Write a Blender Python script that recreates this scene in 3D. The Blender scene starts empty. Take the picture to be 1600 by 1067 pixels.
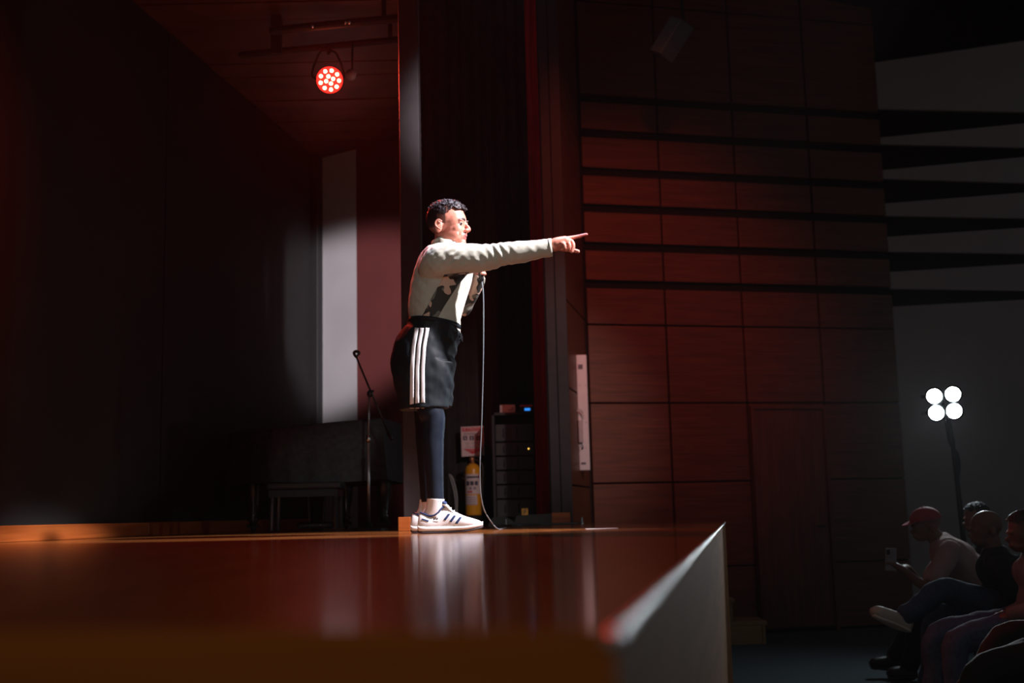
import bpy, bmesh, math, random
from mathutils import Vector, Matrix, noise
from mathutils.bvhtree import BVHTree
random.seed(7)
SC = bpy.context.scene
COL = SC.collection
# ------------------------------------------------------------------ camera
FPX = 1850.0                      # focal length in pixels of the 1600x1067 frame
PITCH = math.atan(271/1850); ROLL = math.radians(1.4)
ST = 1.10                         # stage top above the auditorium floor
ZC = 1.18
Fw = Vector((0, math.cos(PITCH), math.sin(PITCH)))
R0 = Vector((1, 0, 0)); U0 = Vector((0, -math.sin(PITCH), math.cos(PITCH)))
Rv = math.cos(ROLL)*R0 - math.sin(ROLL)*U0
Uv = math.sin(ROLL)*R0 + math.cos(ROLL)*U0
CAMP = Vector((0, 0, ZC))
cam = bpy.data.cameras.new('camera'); camo = bpy.data.objects.new('camera', cam); COL.objects.link(camo)
cam.sensor_width = 36; cam.lens = FPX/1600*36; cam.clip_start = 0.02; cam.clip_end = 100
m = Matrix((Rv, Uv, -Fw)).transposed().to_4x4(); m.translation = CAMP
camo.matrix_world = m
cam.dof.use_dof = True; cam.dof.focus_distance = 6.0; cam.dof.aperture_fstop = 1.9
SC.camera = camo
# ------------------------------------------------------------------ world, lights, exposure
SC.view_settings.view_transform = 'Standard'; SC.view_settings.look = 'None'
SC.view_settings.gamma = 1; SC.view_settings.exposure = 0; SC.view_settings.use_curve_mapping = False
w = bpy.data.worlds.new('dark_hall'); SC.world = w; w.use_nodes = True
w.node_tree.nodes['Background'].inputs[0].default_value = (0.9, 0.95, 1.0, 1)
w.node_tree.nodes['Background'].inputs[1].default_value = 0.040

def spot(name, loc, aim, power, color, deg, blend=0.5, radius=0.08):
    l = bpy.data.lights.new(name, 'SPOT'); l.energy = power; l.color = color
    l.spot_size = math.radians(deg); l.spot_blend = blend; l.shadow_soft_size = radius
    o = bpy.data.objects.new(name, l); COL.objects.link(o); o.location = loc
    o.rotation_euler = (Vector(aim)-Vector(loc)).to_track_quat('-Z', 'Y').to_euler()
    return o
# lamps of the hall's front-of-house and overhead bars, all outside the picture
spot('follow_spot_offscreen', (3.3, 4.7, 5.5), (-0.20, 6.0, 1.88), 4300, (1.0, 0.90, 0.95), 21.5, 0.3, 0.10)
spot('overhead_spot_offscreen', (0.35, 6.3, 5.9), (-0.10, 5.9, 2.2), 650, (0.74, 0.74, 1.0), 24, 0.6, 0.10)
spot('front_spot_offscreen', (1.0, -1.2, 4.6), (-0.25, 6.0, 1.9), 320, (1.0, 0.95, 0.88), 15, 0.7, 0.15)
spot('back_wall_spot_offscreen', (2.6, 1.0, 4.9), (-1.70, 11.3, 3.05), 4200, (1.0, 0.92, 0.98), 10, 0.6, 0.10)
spot('wing_spot_offscreen', (2.9, 1.6, 4.9), (0.30, 10.8, 2.0), 800, (1.0, 0.74, 0.68), 16, 0.9, 0.12)
spot('red_wall_spot_offscreen', (1.2, 5.6, 5.8), (1.25, 11.2, 3.2), 330, (1.0, 0.10, 0.04), 40, 1.0, 0.15)
spot('house_lamp_offscreen', (-0.6, -2.6, 3.9), (-0.3, 1.0, 0.75), 125, (1.0, 0.66, 0.30), 60, 0.9, 0.2)

# ------------------------------------------------------------------ projection helpers
def ray(px, py): return Fw + (px-800)/FPX*Rv - (py-533.5)/FPX*Uv
def at(px, py, y):
    d = ray(px, py); return CAMP + d*(y/d.y)
def on_z(px, py, z):
    d = ray(px, py); return CAMP + d*((z-ZC)/d.z)
def on_v(px, py, p0, u):                      # vertical plane through p0 along horizontal u
    n = Vector((-u.y, u.x, 0)); d = ray(px, py)
    return CAMP + d*((Vector(p0)-CAMP).dot(n)/d.dot(n))

# ------------------------------------------------------------------ materials
MATS = {}
def mat(name, col, rough=0.6, metal=0.0, var=0.12, scale=12.0, bump=0.0, spec=0.5, emit=None, estr=0, stretch=None, col2=None, sheen=0, coat=0):
    if name in MATS: return MATS[name]
    ma = bpy.data.materials.new(name); ma.use_nodes = True; nt = ma.node_tree; N = nt.nodes; L = nt.links
    b = N['Principled BSDF']
    tc = N.new('ShaderNodeTexCoord'); mp = N.new('ShaderNodeMapping'); L.new(tc.outputs['Object'], mp.inputs[0])
    if stretch: mp.inputs['Scale'].default_value = stretch
    nz = N.new('ShaderNodeTexNoise'); nz.inputs['Scale'].default_value = scale; nz.inputs['Detail'].default_value = 4
    L.new(mp.outputs[0], nz.inputs['Vector'])
    rp = N.new('ShaderNodeValToRGB'); L.new(nz.outputs['Fac'], rp.inputs[0])
    c2 = col2 or tuple(min(1, c*(1+var)) for c in col); c1 = tuple(c*(1-var) for c in col)
    rp.color_ramp.elements[0].position = 0.3; rp.color_ramp.elements[1].position = 0.7
    rp.color_ramp.elements[0].color = (*c1, 1); rp.color_ramp.elements[1].color = (*c2, 1)
    L.new(rp.outputs[0], b.inputs['Base Color'])
    b.inputs['Roughness'].default_value = rough; b.inputs['Metallic'].default_value = metal
    b.inputs['Specular IOR Level'].default_value = spec
    if coat: b.inputs['Coat Weight'].default_value = coat; b.inputs['Coat Roughness'].default_value = 0.08
    if sheen: b.inputs['Sheen Weight'].default_value = sheen
    if bump:
        bp = N.new('ShaderNodeBump'); bp.inputs['Strength'].default_value = bump; bp.inputs['Distance'].default_value = 0.01
        L.new(nz.outputs['Fac'], bp.inputs['Height']); L.new(bp.outputs[0], b.inputs['Normal'])
    if emit:
        b.inputs['Emission Color'].default_value = (*emit, 1); b.inputs['Emission Strength'].default_value = estr
    MATS[name] = ma
    return ma
def camo_mat():
    ma = bpy.data.materials.new('camouflage_print'); ma.use_nodes = True; nt = ma.node_tree; N = nt.nodes; L = nt.links
    b = N['Principled BSDF']; b.inputs['Roughness'].default_value = 0.8
    tc = N.new('ShaderNodeTexCoord')
    def layer(off, sc, thr):
        mp = N.new('ShaderNodeMapping'); mp.inputs['Location'].default_value = off; L.new(tc.outputs['Object'], mp.inputs[0])
        nz = N.new('ShaderNodeTexNoise'); nz.inputs['Scale'].default_value = sc; nz.inputs['Detail'].default_value = 1.0
        L.new(mp.outputs[0], nz.inputs['Vector'])
        g = N.new('ShaderNodeMath'); g.operation = 'GREATER_THAN'; g.inputs[1].default_value = thr
        L.new(nz.outputs['Fac'], g.inputs[0]); return g.outputs[0]
    def mix(fac, a, c):
        mx = N.new('ShaderNodeMix'); mx.data_type = 'RGBA'; L.new(fac, mx.inputs['Factor'])
        if isinstance(a, tuple): mx.inputs['A'].default_value = (*a, 1)
        else: L.new(a, mx.inputs['A'])
        mx.inputs['B'].default_value = (*c, 1); return mx.outputs['Result']
    c = mix(layer((3, 1, 0), 17, 0.56), (0.035, 0.036, 0.032), (0.17, 0.17, 0.14))
    c = mix(layer((0.4, 5, 2), 15, 0.60), c, (0.62, 0.44, 0.34))
    L.new(c, b.inputs['Base Color']); return ma
def wood_mat(name, c1, c2, rough=0.4, axis='x', scale=1.0, spec=0.5):
    ma = bpy.data.materials.new(name); ma.use_nodes = True; nt = ma.node_tree; N = nt.nodes; L = nt.links
    b = N['Principled BSDF']; b.inputs['Roughness'].default_value = rough; b.inputs['Specular IOR Level'].default_value = spec
    tc = N.new('ShaderNodeTexCoord'); mp = N.new('ShaderNodeMapping'); L.new(tc.outputs['Object'], mp.inputs[0])
    s = {'x': (1.2, 1.2, 22), 'z': (16, 16, 1.0), 'y': (20, 1.0, 20)}[axis]
    mp.inputs['Scale'].default_value = tuple(q*scale for q in s)
    nz = N.new('ShaderNodeTexNoise'); nz.inputs['Scale'].default_value = 1.6; nz.inputs['Detail'].default_value = 6; nz.inputs['Distortion'].default_value = 0.6
    L.new(mp.outputs[0], nz.inputs['Vector'])
    rp = N.new('ShaderNodeValToRGB'); L.new(nz.outputs['Fac'], rp.inputs[0])
    rp.color_ramp.elements[0].position = 0.3; rp.color_ramp.elements[1].position = 0.72
    rp.color_ramp.elements[0].color = (*c1, 1); rp.color_ramp.elements[1].color = (*c2, 1)
    L.new(rp.outputs[0], b.inputs['Base Color'])
    return ma
M_CAMO = camo_mat()
M_PANEL = wood_mat('red_brown_veneer', (0.10, 0.030, 0.014), (0.19, 0.062, 0.028), 0.45)
M_DOOR = wood_mat('door_veneer', (0.10, 0.030, 0.014), (0.19, 0.062, 0.028), 0.45, 'z')
M_RETURN = wood_mat('red_brown_veneer_upright', (0.10, 0.030, 0.014), (0.19, 0.062, 0.028), 0.45, 'z')
M_CEIL = wood_mat('ceiling_boards_wood', (0.10, 0.030, 0.015), (0.20, 0.065, 0.032), 0.5)
M_ORANGE = wood_mat('orange_varnished_wood', (0.33, 0.075, 0.014), (0.50, 0.14, 0.03), 0.35)
M_STAGE = wood_mat('stage_varnish', (0.20, 0.072, 0.018), (0.30, 0.115, 0.032), 0.12, 'y', 0.5, 0.6)
M_FACE = wood_mat('stage_front_wood', (0.20, 0.075, 0.018), (0.28, 0.105, 0.03), 0.8, 'x', 0.6, 0.05)
M_BLACKWALL = mat('black_wall_cloth', (0.010, 0.0095, 0.0095), 0.85, var=0.2, scale=3)
M_NOSE = mat('worn_steel_nosing', (0.75, 0.76, 0.76), 0.30, 1.0, var=0.1, scale=45, bump=0.5)
M_BLACK = mat('black_paint', (0.012, 0.012, 0.013), 0.6)
M_BACKING = mat('black_backing', (0.006, 0.006, 0.007), 0.9)
M_CURTAIN = mat('black_velvet', (0.020, 0.021, 0.021), 0.95, var=0.3, scale=6)
M_RED = mat('red_velvet', (0.55, 0.008, 0.018), 0.85, var=0.3, scale=9, stretch=(4, 4, 0.2))
M_PILLAR = mat('charcoal_paint', (0.036, 0.029, 0.032), 0.7)
M_WHITE = mat('white_plaster', (0.66, 0.63, 0.64), 0.85, var=0.06, scale=2)
M_REDWALL = mat('dark_red_paint', (0.20, 0.045, 0.042), 0.7, var=0.06, scale=2)
M_GREYW = mat('grey_white_panel', (0.42, 0.41, 0.42), 0.8, var=0.05, scale=2)
M_CARPET = mat('blue_grey_carpet', (0.055, 0.085, 0.10), 0.95, var=0.25, scale=60)
M_STEEL = mat('polished_steel', (0.75, 0.75, 0.75), 0.22, 1.0, var=0.05)
M_DARKMETAL = mat('black_metal', (0.03, 0.03, 0.032), 0.35, 0.6)
M_PLASTICW = mat('white_plastic', (0.80, 0.70, 0.74), 0.45, var=0.04)
M_PLASTICB = mat('black_plastic', (0.018, 0.018, 0.019), 0.5)

# ------------------------------------------------------------------ mesh helpers
ROOT = {}
def thing(name, loc, label=None, cat=None, group=None, kind=None):
    o = bpy.data.objects.new(name, None); COL.objects.link(o); o.location = loc; o.empty_display_size = 0.1
    ROOT[o.name] = Vector(loc)
    return tag(o, label, cat, group, kind)
def tag(o, label=None, cat=None, group=None, kind=None):
    if label: o['label'] = label
    if cat: o['category'] = cat
    if group: o['group'] = group
    if kind: o['kind'] = kind
    return o
def root_of(p): return ROOT[p.name]
def obj(name, bm, ma, parent=None, base=None, smooth=False, label=None):
    """links bm (given in world coordinates) as one mesh object"""
    if parent is not None: off = root_of(parent)
    elif base is not None: off = Vector(base)
    else: off = Vector((0, 0, 0))
    if off.length > 0: bmesh.ops.translate(bm, verts=bm.verts, vec=-off)
    bmesh.ops.recalc_face_normals(bm, faces=bm.faces)
    me = bpy.data.meshes.new(name); bm.to_mesh(me); bm.free()
    for k in (ma if isinstance(ma, (list, tuple)) else [ma]): me.materials.append(k)
    if smooth:
        me.polygons.foreach_set('use_smooth', [True]*len(me.polygons))
    o = bpy.data.objects.new(name, me); COL.objects.link(o)
    if parent is not None: o.parent = parent
    else: o.location = off
    ROOT[o.name] = off
    if label: o['label'] = label
    return o
def struct(name, bm, ma, base=None, parent=None, smooth=False):
    o = obj(name, bm, ma, parent, base, smooth)
    if parent is None: o['kind'] = 'structure'
    return o
def nb(): return bmesh.new()
def box(bm, c, size, u=None, rot=None, bevel=0):
    """box centred at c; size (along u, across, z)"""
    r = bmesh.ops.create_cube(bm, size=1.0)
    vs = r['verts']
    M = Matrix.Diagonal((*size, 1))
    if rot is not None: M = rot.to_4x4() @ M
    elif u is not None:
        n = Vector((-u.y, u.x, 0))
        M = Matrix((Vector((u.x, u.y, 0)), n, Vector((0, 0, 1)))).transposed().to_4x4() @ M
    M = Matrix.Translation(Vector(c)) @ M
    bmesh.ops.transform(bm, matrix=M, verts=vs)
    if bevel:
        es = list({e for v in vs for e in v.link_edges})
        bmesh.ops.bevel(bm, geom=es, offset=bevel, segments=2, affect='EDGES', profile=0.5)
    return bm
def prism(bm, pts, z0, z1, taper=None):
    """vertical prism over a floor polygon"""
    lo = [bm.verts.new((p[0], p[1], z0)) for p in pts]
    up = [bm.verts.new((p[0], p[1], z1)) for p in (taper or pts)]
    bm.faces.new(lo[::-1]); bm.faces.new(up)
    n = len(pts)
    for i in range(n): bm.faces.new((lo[i], lo[(i+1) % n], up[(i+1) % n], up[i]))
    return bm
def slab(bm, pts, vec):
    """polygon pts (3D) extruded by vec"""
    a = [bm.verts.new(p) for p in pts]; b = [bm.verts.new(Vector(p)+vec) for p in pts]
    n = len(pts); bm.faces.new(a); bm.faces.new(b[::-1])
    for i in range(n): bm.faces.new((a[i], b[i], b[(i+1) % n], a[(i+1) % n]))
    return bm
def catmull(P, t):
    n = len(P)-1; i = min(int(t), n-1); f = t-i
    p0 = P[max(i-1, 0)]; p1 = P[i]; p2 = P[i+1]; p3 = P[min(i+2, n)]
    return 0.5*((2*p1)+(-p0+p2)*f+(2*p0-5*p1+4*p2-p3)*f*f+(-p0+3*p1-3*p2+p3)*f*f*f)
def tube(bm, pts, rads, seg=14, sub=4, cap=True, smoothpath=True):
    """rads: r or (in picture plane, in depth)"""
    P = [Vector(p) for p in pts]
    Rr = [Vector((r, r, 0)) if not isinstance(r, tuple) else Vector((r[0], r[1], 0)) for r in rads]
    if smoothpath and len(P) > 2:
        k = (len(P)-1)*sub
        P2 = [catmull(P, i/sub) for i in range(k+1)]; R2 = [catmull(Rr, i/sub) for i in range(k+1)]
    else: P2, R2 = P, Rr
    T = []
    for i in range(len(P2)):
        t = P2[min(i+1, len(P2)-1)]-P2[max(i-1, 0)]
        T.append(t.normalized())
    rings = []
    def frame(t):
        ref = Vector((0, 1, 0)) if abs(t.y) < 0.9 else Vector((1, 0, 0))
        n1 = (ref - t*ref.dot(t)).normalized(); return n1, t.cross(n1)
    def ring(c, t, a, b):
        n1, n2 = frame(t)
        return [bm.verts.new(c + n2*a*math.cos(q) + n1*b*math.sin(q)) for q in [2*math.pi*j/seg for j in range(seg)]]
    if cap:
        r = min(R2[0].x, R2[0].y); rings.append(ring(P2[0]-T[0]*r*0.55, T[0], R2[0].x*0.75, R2[0].y*0.75))
    for c, t, r in zip(P2, T, R2): rings.append(ring(c, t, max(r.x, 1e-4), max(r.y, 1e-4)))
    if cap:
        r = min(R2[-1].x, R2[-1].y); rings.append(ring(P2[-1]+T[-1]*r*0.55, T[-1], R2[-1].x*0.75, R2[-1].y*0.75))
    for a, b in zip(rings, rings[1:]):
        for j in range(seg): bm.faces.new((a[j], a[(j+1) % seg], b[(j+1) % seg], b[j]))
    bm.faces.new(rings[0][::-1]); bm.faces.new(rings[-1])
    return bm
def cyl(bm, a, b, r, r2=None, seg=16):
    return tube(bm, [a, b], [r, r if r2 is None else r2], seg, cap=False, smoothpath=False)
def ell(bm, c, r, rot=None, sub=3):
    vs = bmesh.ops.create_icosphere(bm, subdivisions=sub, radius=1)['verts']
    M = Matrix.Diagonal((*r, 1))
    if rot is not None: M = rot.to_4x4() @ M
    bmesh.ops.transform(bm, matrix=Matrix.Translation(Vector(c)) @ M, verts=vs)
    return bm
def lathe(bm, prof, c, seg=24):
    rings = []
    for r, z in prof: rings.append([bm.verts.new((c[0]+r*math.cos(2*math.pi*j/seg), c[1]+r*math.sin(2*math.pi*j/seg), c[2]+z)) for j in range(seg)])
    for a, b in zip(rings, rings[1:]):
        for j in range(seg): bm.faces.new((a[j], a[(j+1) % seg], b[(j+1) % seg], b[j]))
    bm.faces.new(rings[0][::-1]); bm.faces.new(rings[-1]); return bm
def fuse(bm, voxel, smooth=4, factor=0.5):
    """union of overlapping closed shapes as one continuous skin"""
    bmesh.ops.recalc_face_normals(bm, faces=bm.faces)
    me = bpy.data.meshes.new('tmp'); bm.to_mesh(me); bm.free()
    o = bpy.data.objects.new('tmp', me); COL.objects.link(o)
    r = o.modifiers.new('r', 'REMESH'); r.mode = 'VOXEL'; r.voxel_size = voxel
    s = o.modifiers.new('s', 'SMOOTH'); s.iterations = smooth; s.factor = factor
    dg = bpy.context.evaluated_depsgraph_get(); dg.update()
    m2 = bpy.data.meshes.new_from_object(o.evaluated_get(dg))
    b2 = bmesh.new(); b2.from_mesh(m2)
    bpy.data.objects.remove(o); bpy.data.meshes.remove(me); bpy.data.meshes.remove(m2)
    return b2
def text_bm(s, size, M, depth=0.001):
    cu = bpy.data.curves.new('t', 'FONT'); cu.body = s; cu.size = size; cu.align_x = 'CENTER'; cu.align_y = 'CENTER'; cu.extrude = depth
    o = bpy.data.objects.new('t', cu); COL.objects.link(o)
    dg = bpy.context.evaluated_depsgraph_get(); dg.update()
    me = bpy.data.meshes.new_from_object(o.evaluated_get(dg))
    bm = bmesh.new(); bm.from_mesh(me); bmesh.ops.transform(bm, matrix=M, verts=bm.verts)
    bpy.data.objects.remove(o); bpy.data.curves.remove(cu); bpy.data.meshes.remove(me)
    return bm
def decal(bvh, left, right, nu=6, nv=14, lift=0.003):
    """cloth patch laid on a surface between two outlines"""
    bm = nb(); G = []
    def poly(P, t):
        q = t*(len(P)-1); i = min(int(q), len(P)-2); f = q-i
        return (P[i][0]*(1-f)+P[i+1][0]*f, P[i][1]*(1-f)+P[i+1][1]*f)
    for j in range(nv+1):
        a = poly(left, j/nv); b = poly(right, j/nv); row = []
        for i in range(nu+1):
            f = i/nu; d = ray(a[0]*(1-f)+b[0]*f, a[1]*(1-f)+b[1]*f).normalized()
            h, nrm, _, _ = bvh.ray_cast(CAMP, d)
            if h is None: row.append(None); continue
            if nrm.dot(d) > 0: nrm = -nrm
            row.append((h+nrm*lift, h-nrm*lift))
        G.append(row)
    V = {}
    for j in range(nv+1):
        for i in range(nu+1):
            if G[j][i]: V[(j, i)] = (bm.verts.new(G[j][i][0]), bm.verts.new(G[j][i][1]))
    def ok(*k): return all(q in V for q in k)
    for j in range(nv):
        for i in range(nu):
            k = ((j, i), (j, i+1), (j+1, i+1), (j+1, i))
            if ok(*k):
                bm.faces.new([V[q][0] for q in k]); bm.faces.new([V[q][1] for q in k][::-1])
    bound = [e for e in bm.edges if len(e.link_faces) == 1]
    seen = set()
    for k, (t, b) in list(V.items()):
        for dk in ((0, 1), (1, 0)):
            k2 = (k[0]+dk[0], k[1]+dk[1])
            if k2 in V:
                e = bm.edges.get((t, V[k2][0]))
                if e and len(e.link_faces) == 1:
                    bm.faces.new((t, V[k2][0], V[k2][1], b))
    return bm

# ------------------------------------------------------------------ setting
CEILZ = 4.72
NC = on_z(962, 984, ST); FC = on_z(1133, 815, ST)
E1 = Vector((FC.x-NC.x, FC.y-NC.y, 0)).normalized()          # along the stage front edge
PL = Vector((-E1.y, E1.x, 0))                                # towards the back of the stage
bm = nb(); box(bm, (1.0, 6.0, -0.05), (16, 18, 0.1)); struct('floor', bm, M_CARPET)
# stage platform
back = 4.2
pts = [NC, FC, FC+E1*0.02, Vector((0.80, 11.6, 0)), Vector((-1.2, 12.6, 0)), Vector((-3.2, 12.0, 0)), NC+PL*back+E1*0.3, NC+PL*back]
FCb = FC + PL*0.62
poly = [(NC.x, NC.y), (FC.x, FC.y), (FCb.x, FCb.y), (0.62, 11.3), (-1.9, 13.0), (-3.6, 12.0), (-4.4, 1.9)]
bm = nb(); prism(bm, poly, 0.0, ST)
bmesh.ops.bevel(bm, geom=[e for e in bm.edges if all(abs(v.co.z-ST) < 1e-5 for v in e.verts)], offset=0.004, segments=2, affect='EDGES')
stage = struct('stage_platform', bm, [M_STAGE, M_FACE])
for p in stage.data.polygons:
    if p.normal.z < 0.5: p.material_index = 1
stage['label'] = 'low glossy brown wooden stage platform'
# metal nosing along the front edge
bm = nb(); c = (NC+FC)*0.5; L = (FC-NC).length
tube(bm, [NC+Vector((-0.002, 0, -0.006)), FC+Vector((-0.002, 0, -0.006))], [0.0065, 0.0065], 12, smoothpath=False)
struct('trim_1', bm, M_NOSE)
bm = nb(); tube(bm, [FC+Vector((-.002, 0, -0.006)), FCb+Vector((0, 0, -0.006))], [0.006, 0.006], 10, smoothpath=False)
struct('trim_2', bm, M_STEEL)
# black wall behind the stage
A = at(240, 0, 7.97); B = at(497, 240, 11.4)
UL = Vector((B.x-A.x, B.y-A.y, 0)).normalized()
def LW(s, z): return Vector((A.x, A.y, 0)) + UL*s + Vector((0, 0, z))
nL = Vector((-UL.y, UL.x, 0))            # to the left / away from the stage
sB = (Vector((B.x, B.y, 0))-Vector((A.x, A.y, 0))).dot(UL)
bm = nb(); box(bm, LW((sB-5)/2, ST+1.8)+nL*0.10, (sB+5, 0.1, 3.6+0.1), UL); wl = struct('wall_left', bm, M_BACKING)
def s_on(px, py=500): return (on_v(px, py, A, UL)-Vector((A.x, A.y, 0))).dot(UL)
cuts = [-5.0, s_on(-120), s_on(256), s_on(486)]
for a, b in zip(cuts, cuts[1:]):
    bm = nb(); box(bm, LW((a+b)/2, ST+1.83)+nL*0.03, (b-a-0.012, 0.05, 3.6), UL, bevel=0.004); obj('panel', bm, M_BLACKWALL, wl)
bm = nb(); box(bm, LW((s_on(489)+s_on(497))/2, ST+1.83)+nL*0.01, (s_on(497)-s_on(489), 0.12, 3.64), UL, bevel=0.01); obj('post', bm, M_BLACK, wl)
for a, b in ((-5.0, s_on(228)), (s_on(229), s_on(480))):
    bm = nb(); box(bm, LW((a+b)/2, ST+0.045)-nL*0.02, (b-a, 0.05, 0.09), UL, bevel=0.006); struct('baseboard_left', bm, M_ORANGE)
# far stage wall: white strip then dark red strip
Cw = at(640, 200, 10.75); B2 = Vector((B.x, B.y, 0)); Cw = Vector((Cw.x, Cw.y, 0)); UF = (Cw-B2).normalized(); nF = Vector((-UF.y, UF.x, 0))
def s_f(px, py=400): return (on_v(px, py, B2, UF)-B2).dot(UF)
for nm, a, b, ma in (('wall_back', -0.3, s_f(556), M_WHITE), ('wall_side', s_f(556), s_f(648), M_REDWALL)):
    bm = nb(); box(bm, B2+UF*((a+b)/2)+nF*0.06+Vector((0, 0, (ST+CEILZ)/2)), (b-a, 0.1, CEILZ-ST+0.06), UF); struct(nm, bm, ma)
# stage ceiling of boards running across
bm = nb(); slab(bm, [Vector((-4, 3.6, CEILZ+.08)), Vector((-0.32, 3.6, CEILZ+.08)), Vector((-0.93, 12.4, CEILZ+.08)), Vector((-4, 12.4, CEILZ+.08))], Vector((0, 0, .1))); ce = struct('ceiling', bm, M_BACKING)
bw = 0.28
for i in range(30):
    y0 = 4.0 + i*bw
    xr = -0.32-0.0693*(y0-3.6); bm = nb(); box(bm, ((xr-3.9)/2, y0, CEILZ+0.045+random.uniform(-.006, .006)), (xr+3.9, bw-0.012, 0.05)); obj('board', bm, M_CEIL, ce)
# left pillar of the stage opening
P0 = at(627, 500, 7.35); P1 = at(659, 500, 7.35)
bm = nb(); box(bm, ((P0.x+P1.x)/2, 7.42, (ST+6.4)/2+0.0), (P1.x-P0.x, 0.14, 6.4-ST), bevel=0.006)
pil = struct('pillar', bm, M_PILLAR); pil['label'] = 'slim charcoal pillar at the stage opening beside the piano'
bm = nb(); q0 = on_z(629, 829, ST); box(bm, (q0.x+0.03, 7.31, ST+0.042), (0.075, 0.06, 0.084), bevel=0.004); obj('plinth', bm, M_ORANGE, pil)
# right column
K0 = at(855, 500, 9.75); K1 = at(884, 500, 9.75)
bm = nb(); box(bm, ((K0.x+K1.x)/2, 9.82, (ST+6.9)/2), (K1.x-K0.x+0.02, 0.12, 6.9-ST), bevel=0.006)
colr = struct('column', bm, M_PILLAR); colr['label'] = 'charcoal column between red drape and brown panelled wall'
bm = nb(); q0 = on_z(863, 817, ST); box(bm, (at(876, 800, 9.72).x, 9.73, ST+0.045), (0.15, 0.06, 0.09), bevel=0.004); obj('plinth', bm, M_ORANGE, colr)
# brown return and main panelled wall
Rp0 = at(880, 600, 9.75); W0 = at(917, 600, 11.2)
Rp0 = Vector((Rp0.x, Rp0.y, 0)); W0 = Vector((W0.x, W0.y, 0))
W1 = at(1405, 600, 12.0); W1 = Vector((W1.x, W1.y, 0))
UR = (W0-Rp0).normalized(); UW = (W1-W0).normalized()
nR = Vector((-UR.y, UR.x, 0)); nW = Vector((-UW.y, UW.x, 0))
TOPZ = 6.9
LR = (W0-Rp0).length; LWl = (W1-W0).length
bm = nb(); box(bm, Rp0+UR*(LR/2)+nR*0.09+Vector((0, 0, TOPZ/2)), (LR, 0.1, TOPZ), UR); wr = struct('wall_front', bm, M_BACKING)
zj = [0.02, ST*0.25] + [on_v(878, y, Rp0, UR).z for y in (757, 601, 459)] + [TOPZ]
zj = [0.02] + sorted([on_v(887, 757, Rp0, UR).z, on_v(882, 601, Rp0, UR).z, on_v(877, 459, Rp0, UR).z]) + [on_v(872, 150, Rp0, UR).z, TOPZ]
for a, b in zip(zj, zj[1:]):
    bm = nb(); box(bm, Rp0+UR*(LR/2+.05)+nR*0.02+Vector((0, 0, (a+b)/2)), (LR-0.11, 0.04, b-a-0.014), UR, bevel=0.004); obj('panel', bm, M_RETURN, wr)
bm = nb(); box(bm, W0+UW*(LWl/2)+nW*0.10+Vector((0, 0, TOPZ/2)), (LWl+0.05, 0.1, TOPZ), UW); wm = struct('wall_right', bm, M_BACKING)
sx = [0.02] + [(on_v(px, 560, W0, UW)-W0).dot(UW) for px in (1043, 1164, 1284)] + [LWl]
zW = lambda y, x=910: on_v(x, y, W0, UW).z
bars = [zW(y) for y in (443, 384, 324, 267, 207, 152)]
rows = []
j1, j2, j3 = zW(508, 916), zW(631, 922), zW(757, 926)
g = 0.016; hb = 0.042
rows = [(0.03, zW(880, 1300)), (zW(880, 1300)+g, j3), (j3+g, j2), (j2+g, j1), (j1+g, bars[0]-hb)]
for i in range(5): rows.append((bars[i]+hb, bars[i+1]-hb))
rows += [(bars[5]+hb, bars[5]+1.0), (bars[5]+1.0+g, TOPZ)]
for (z0, z1) in rows:
    if z1-z0 < 0.02: continue
    for a, b in zip(sx, sx[1:]):
        bm = nb(); box(bm, W0+UW*((a+b)/2)+nW*0.025+Vector((0, 0, (z0+z1)/2)), (b-a-0.022, 0.05, z1-z0), UW, bevel=0.004); obj('panel', bm, M_PANEL, wm)
# door in the panelled wall
d0 = (on_v(1175, 700, W0, UW)-W0).dot(UW); d1 = (on_v(1288, 700, W0, UW)-W0).dot(UW); dz = zW(637, 1230)
bm = nb(); box(bm, W0+UW*((d0+d1)/2)-nW*0.015+Vector((0, 0, dz/2+0.02)), (d1-d0-0.05, 0.05, dz-0.06), UW, bevel=0.004)
dr = struct('door_1', bm, M_DOOR)
for (c, s) in ((d0, (0.035, 0.09, dz)), (d1, (0.035, 0.09, dz))):
    bm = nb(); box(bm, W0+UW*c-nW*0.02+Vector((0, 0, dz/2)), s, UW, bevel=0.004); obj('door_frame', bm, M_RETURN, dr)
bm = nb(); box(bm, W0+UW*((d0+d1)/2)-nW*0.02+Vector((0, 0, dz)), (d1-d0+0.03, 0.09, 0.035), UW, bevel=0.004); obj('door_frame', bm, M_RETURN, dr)
bm = nb(); hx = W0+UW*(d1-0.10)-nW*0.05+Vector((0, 0, 1.0)); cyl(bm, hx, hx-nW*0.05, 0.01); cyl(bm, hx-nW*0.05, hx-nW*0.05-UW*0.09, 0.009); obj('door_handle', bm, M_DARKMETAL, dr)
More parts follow.
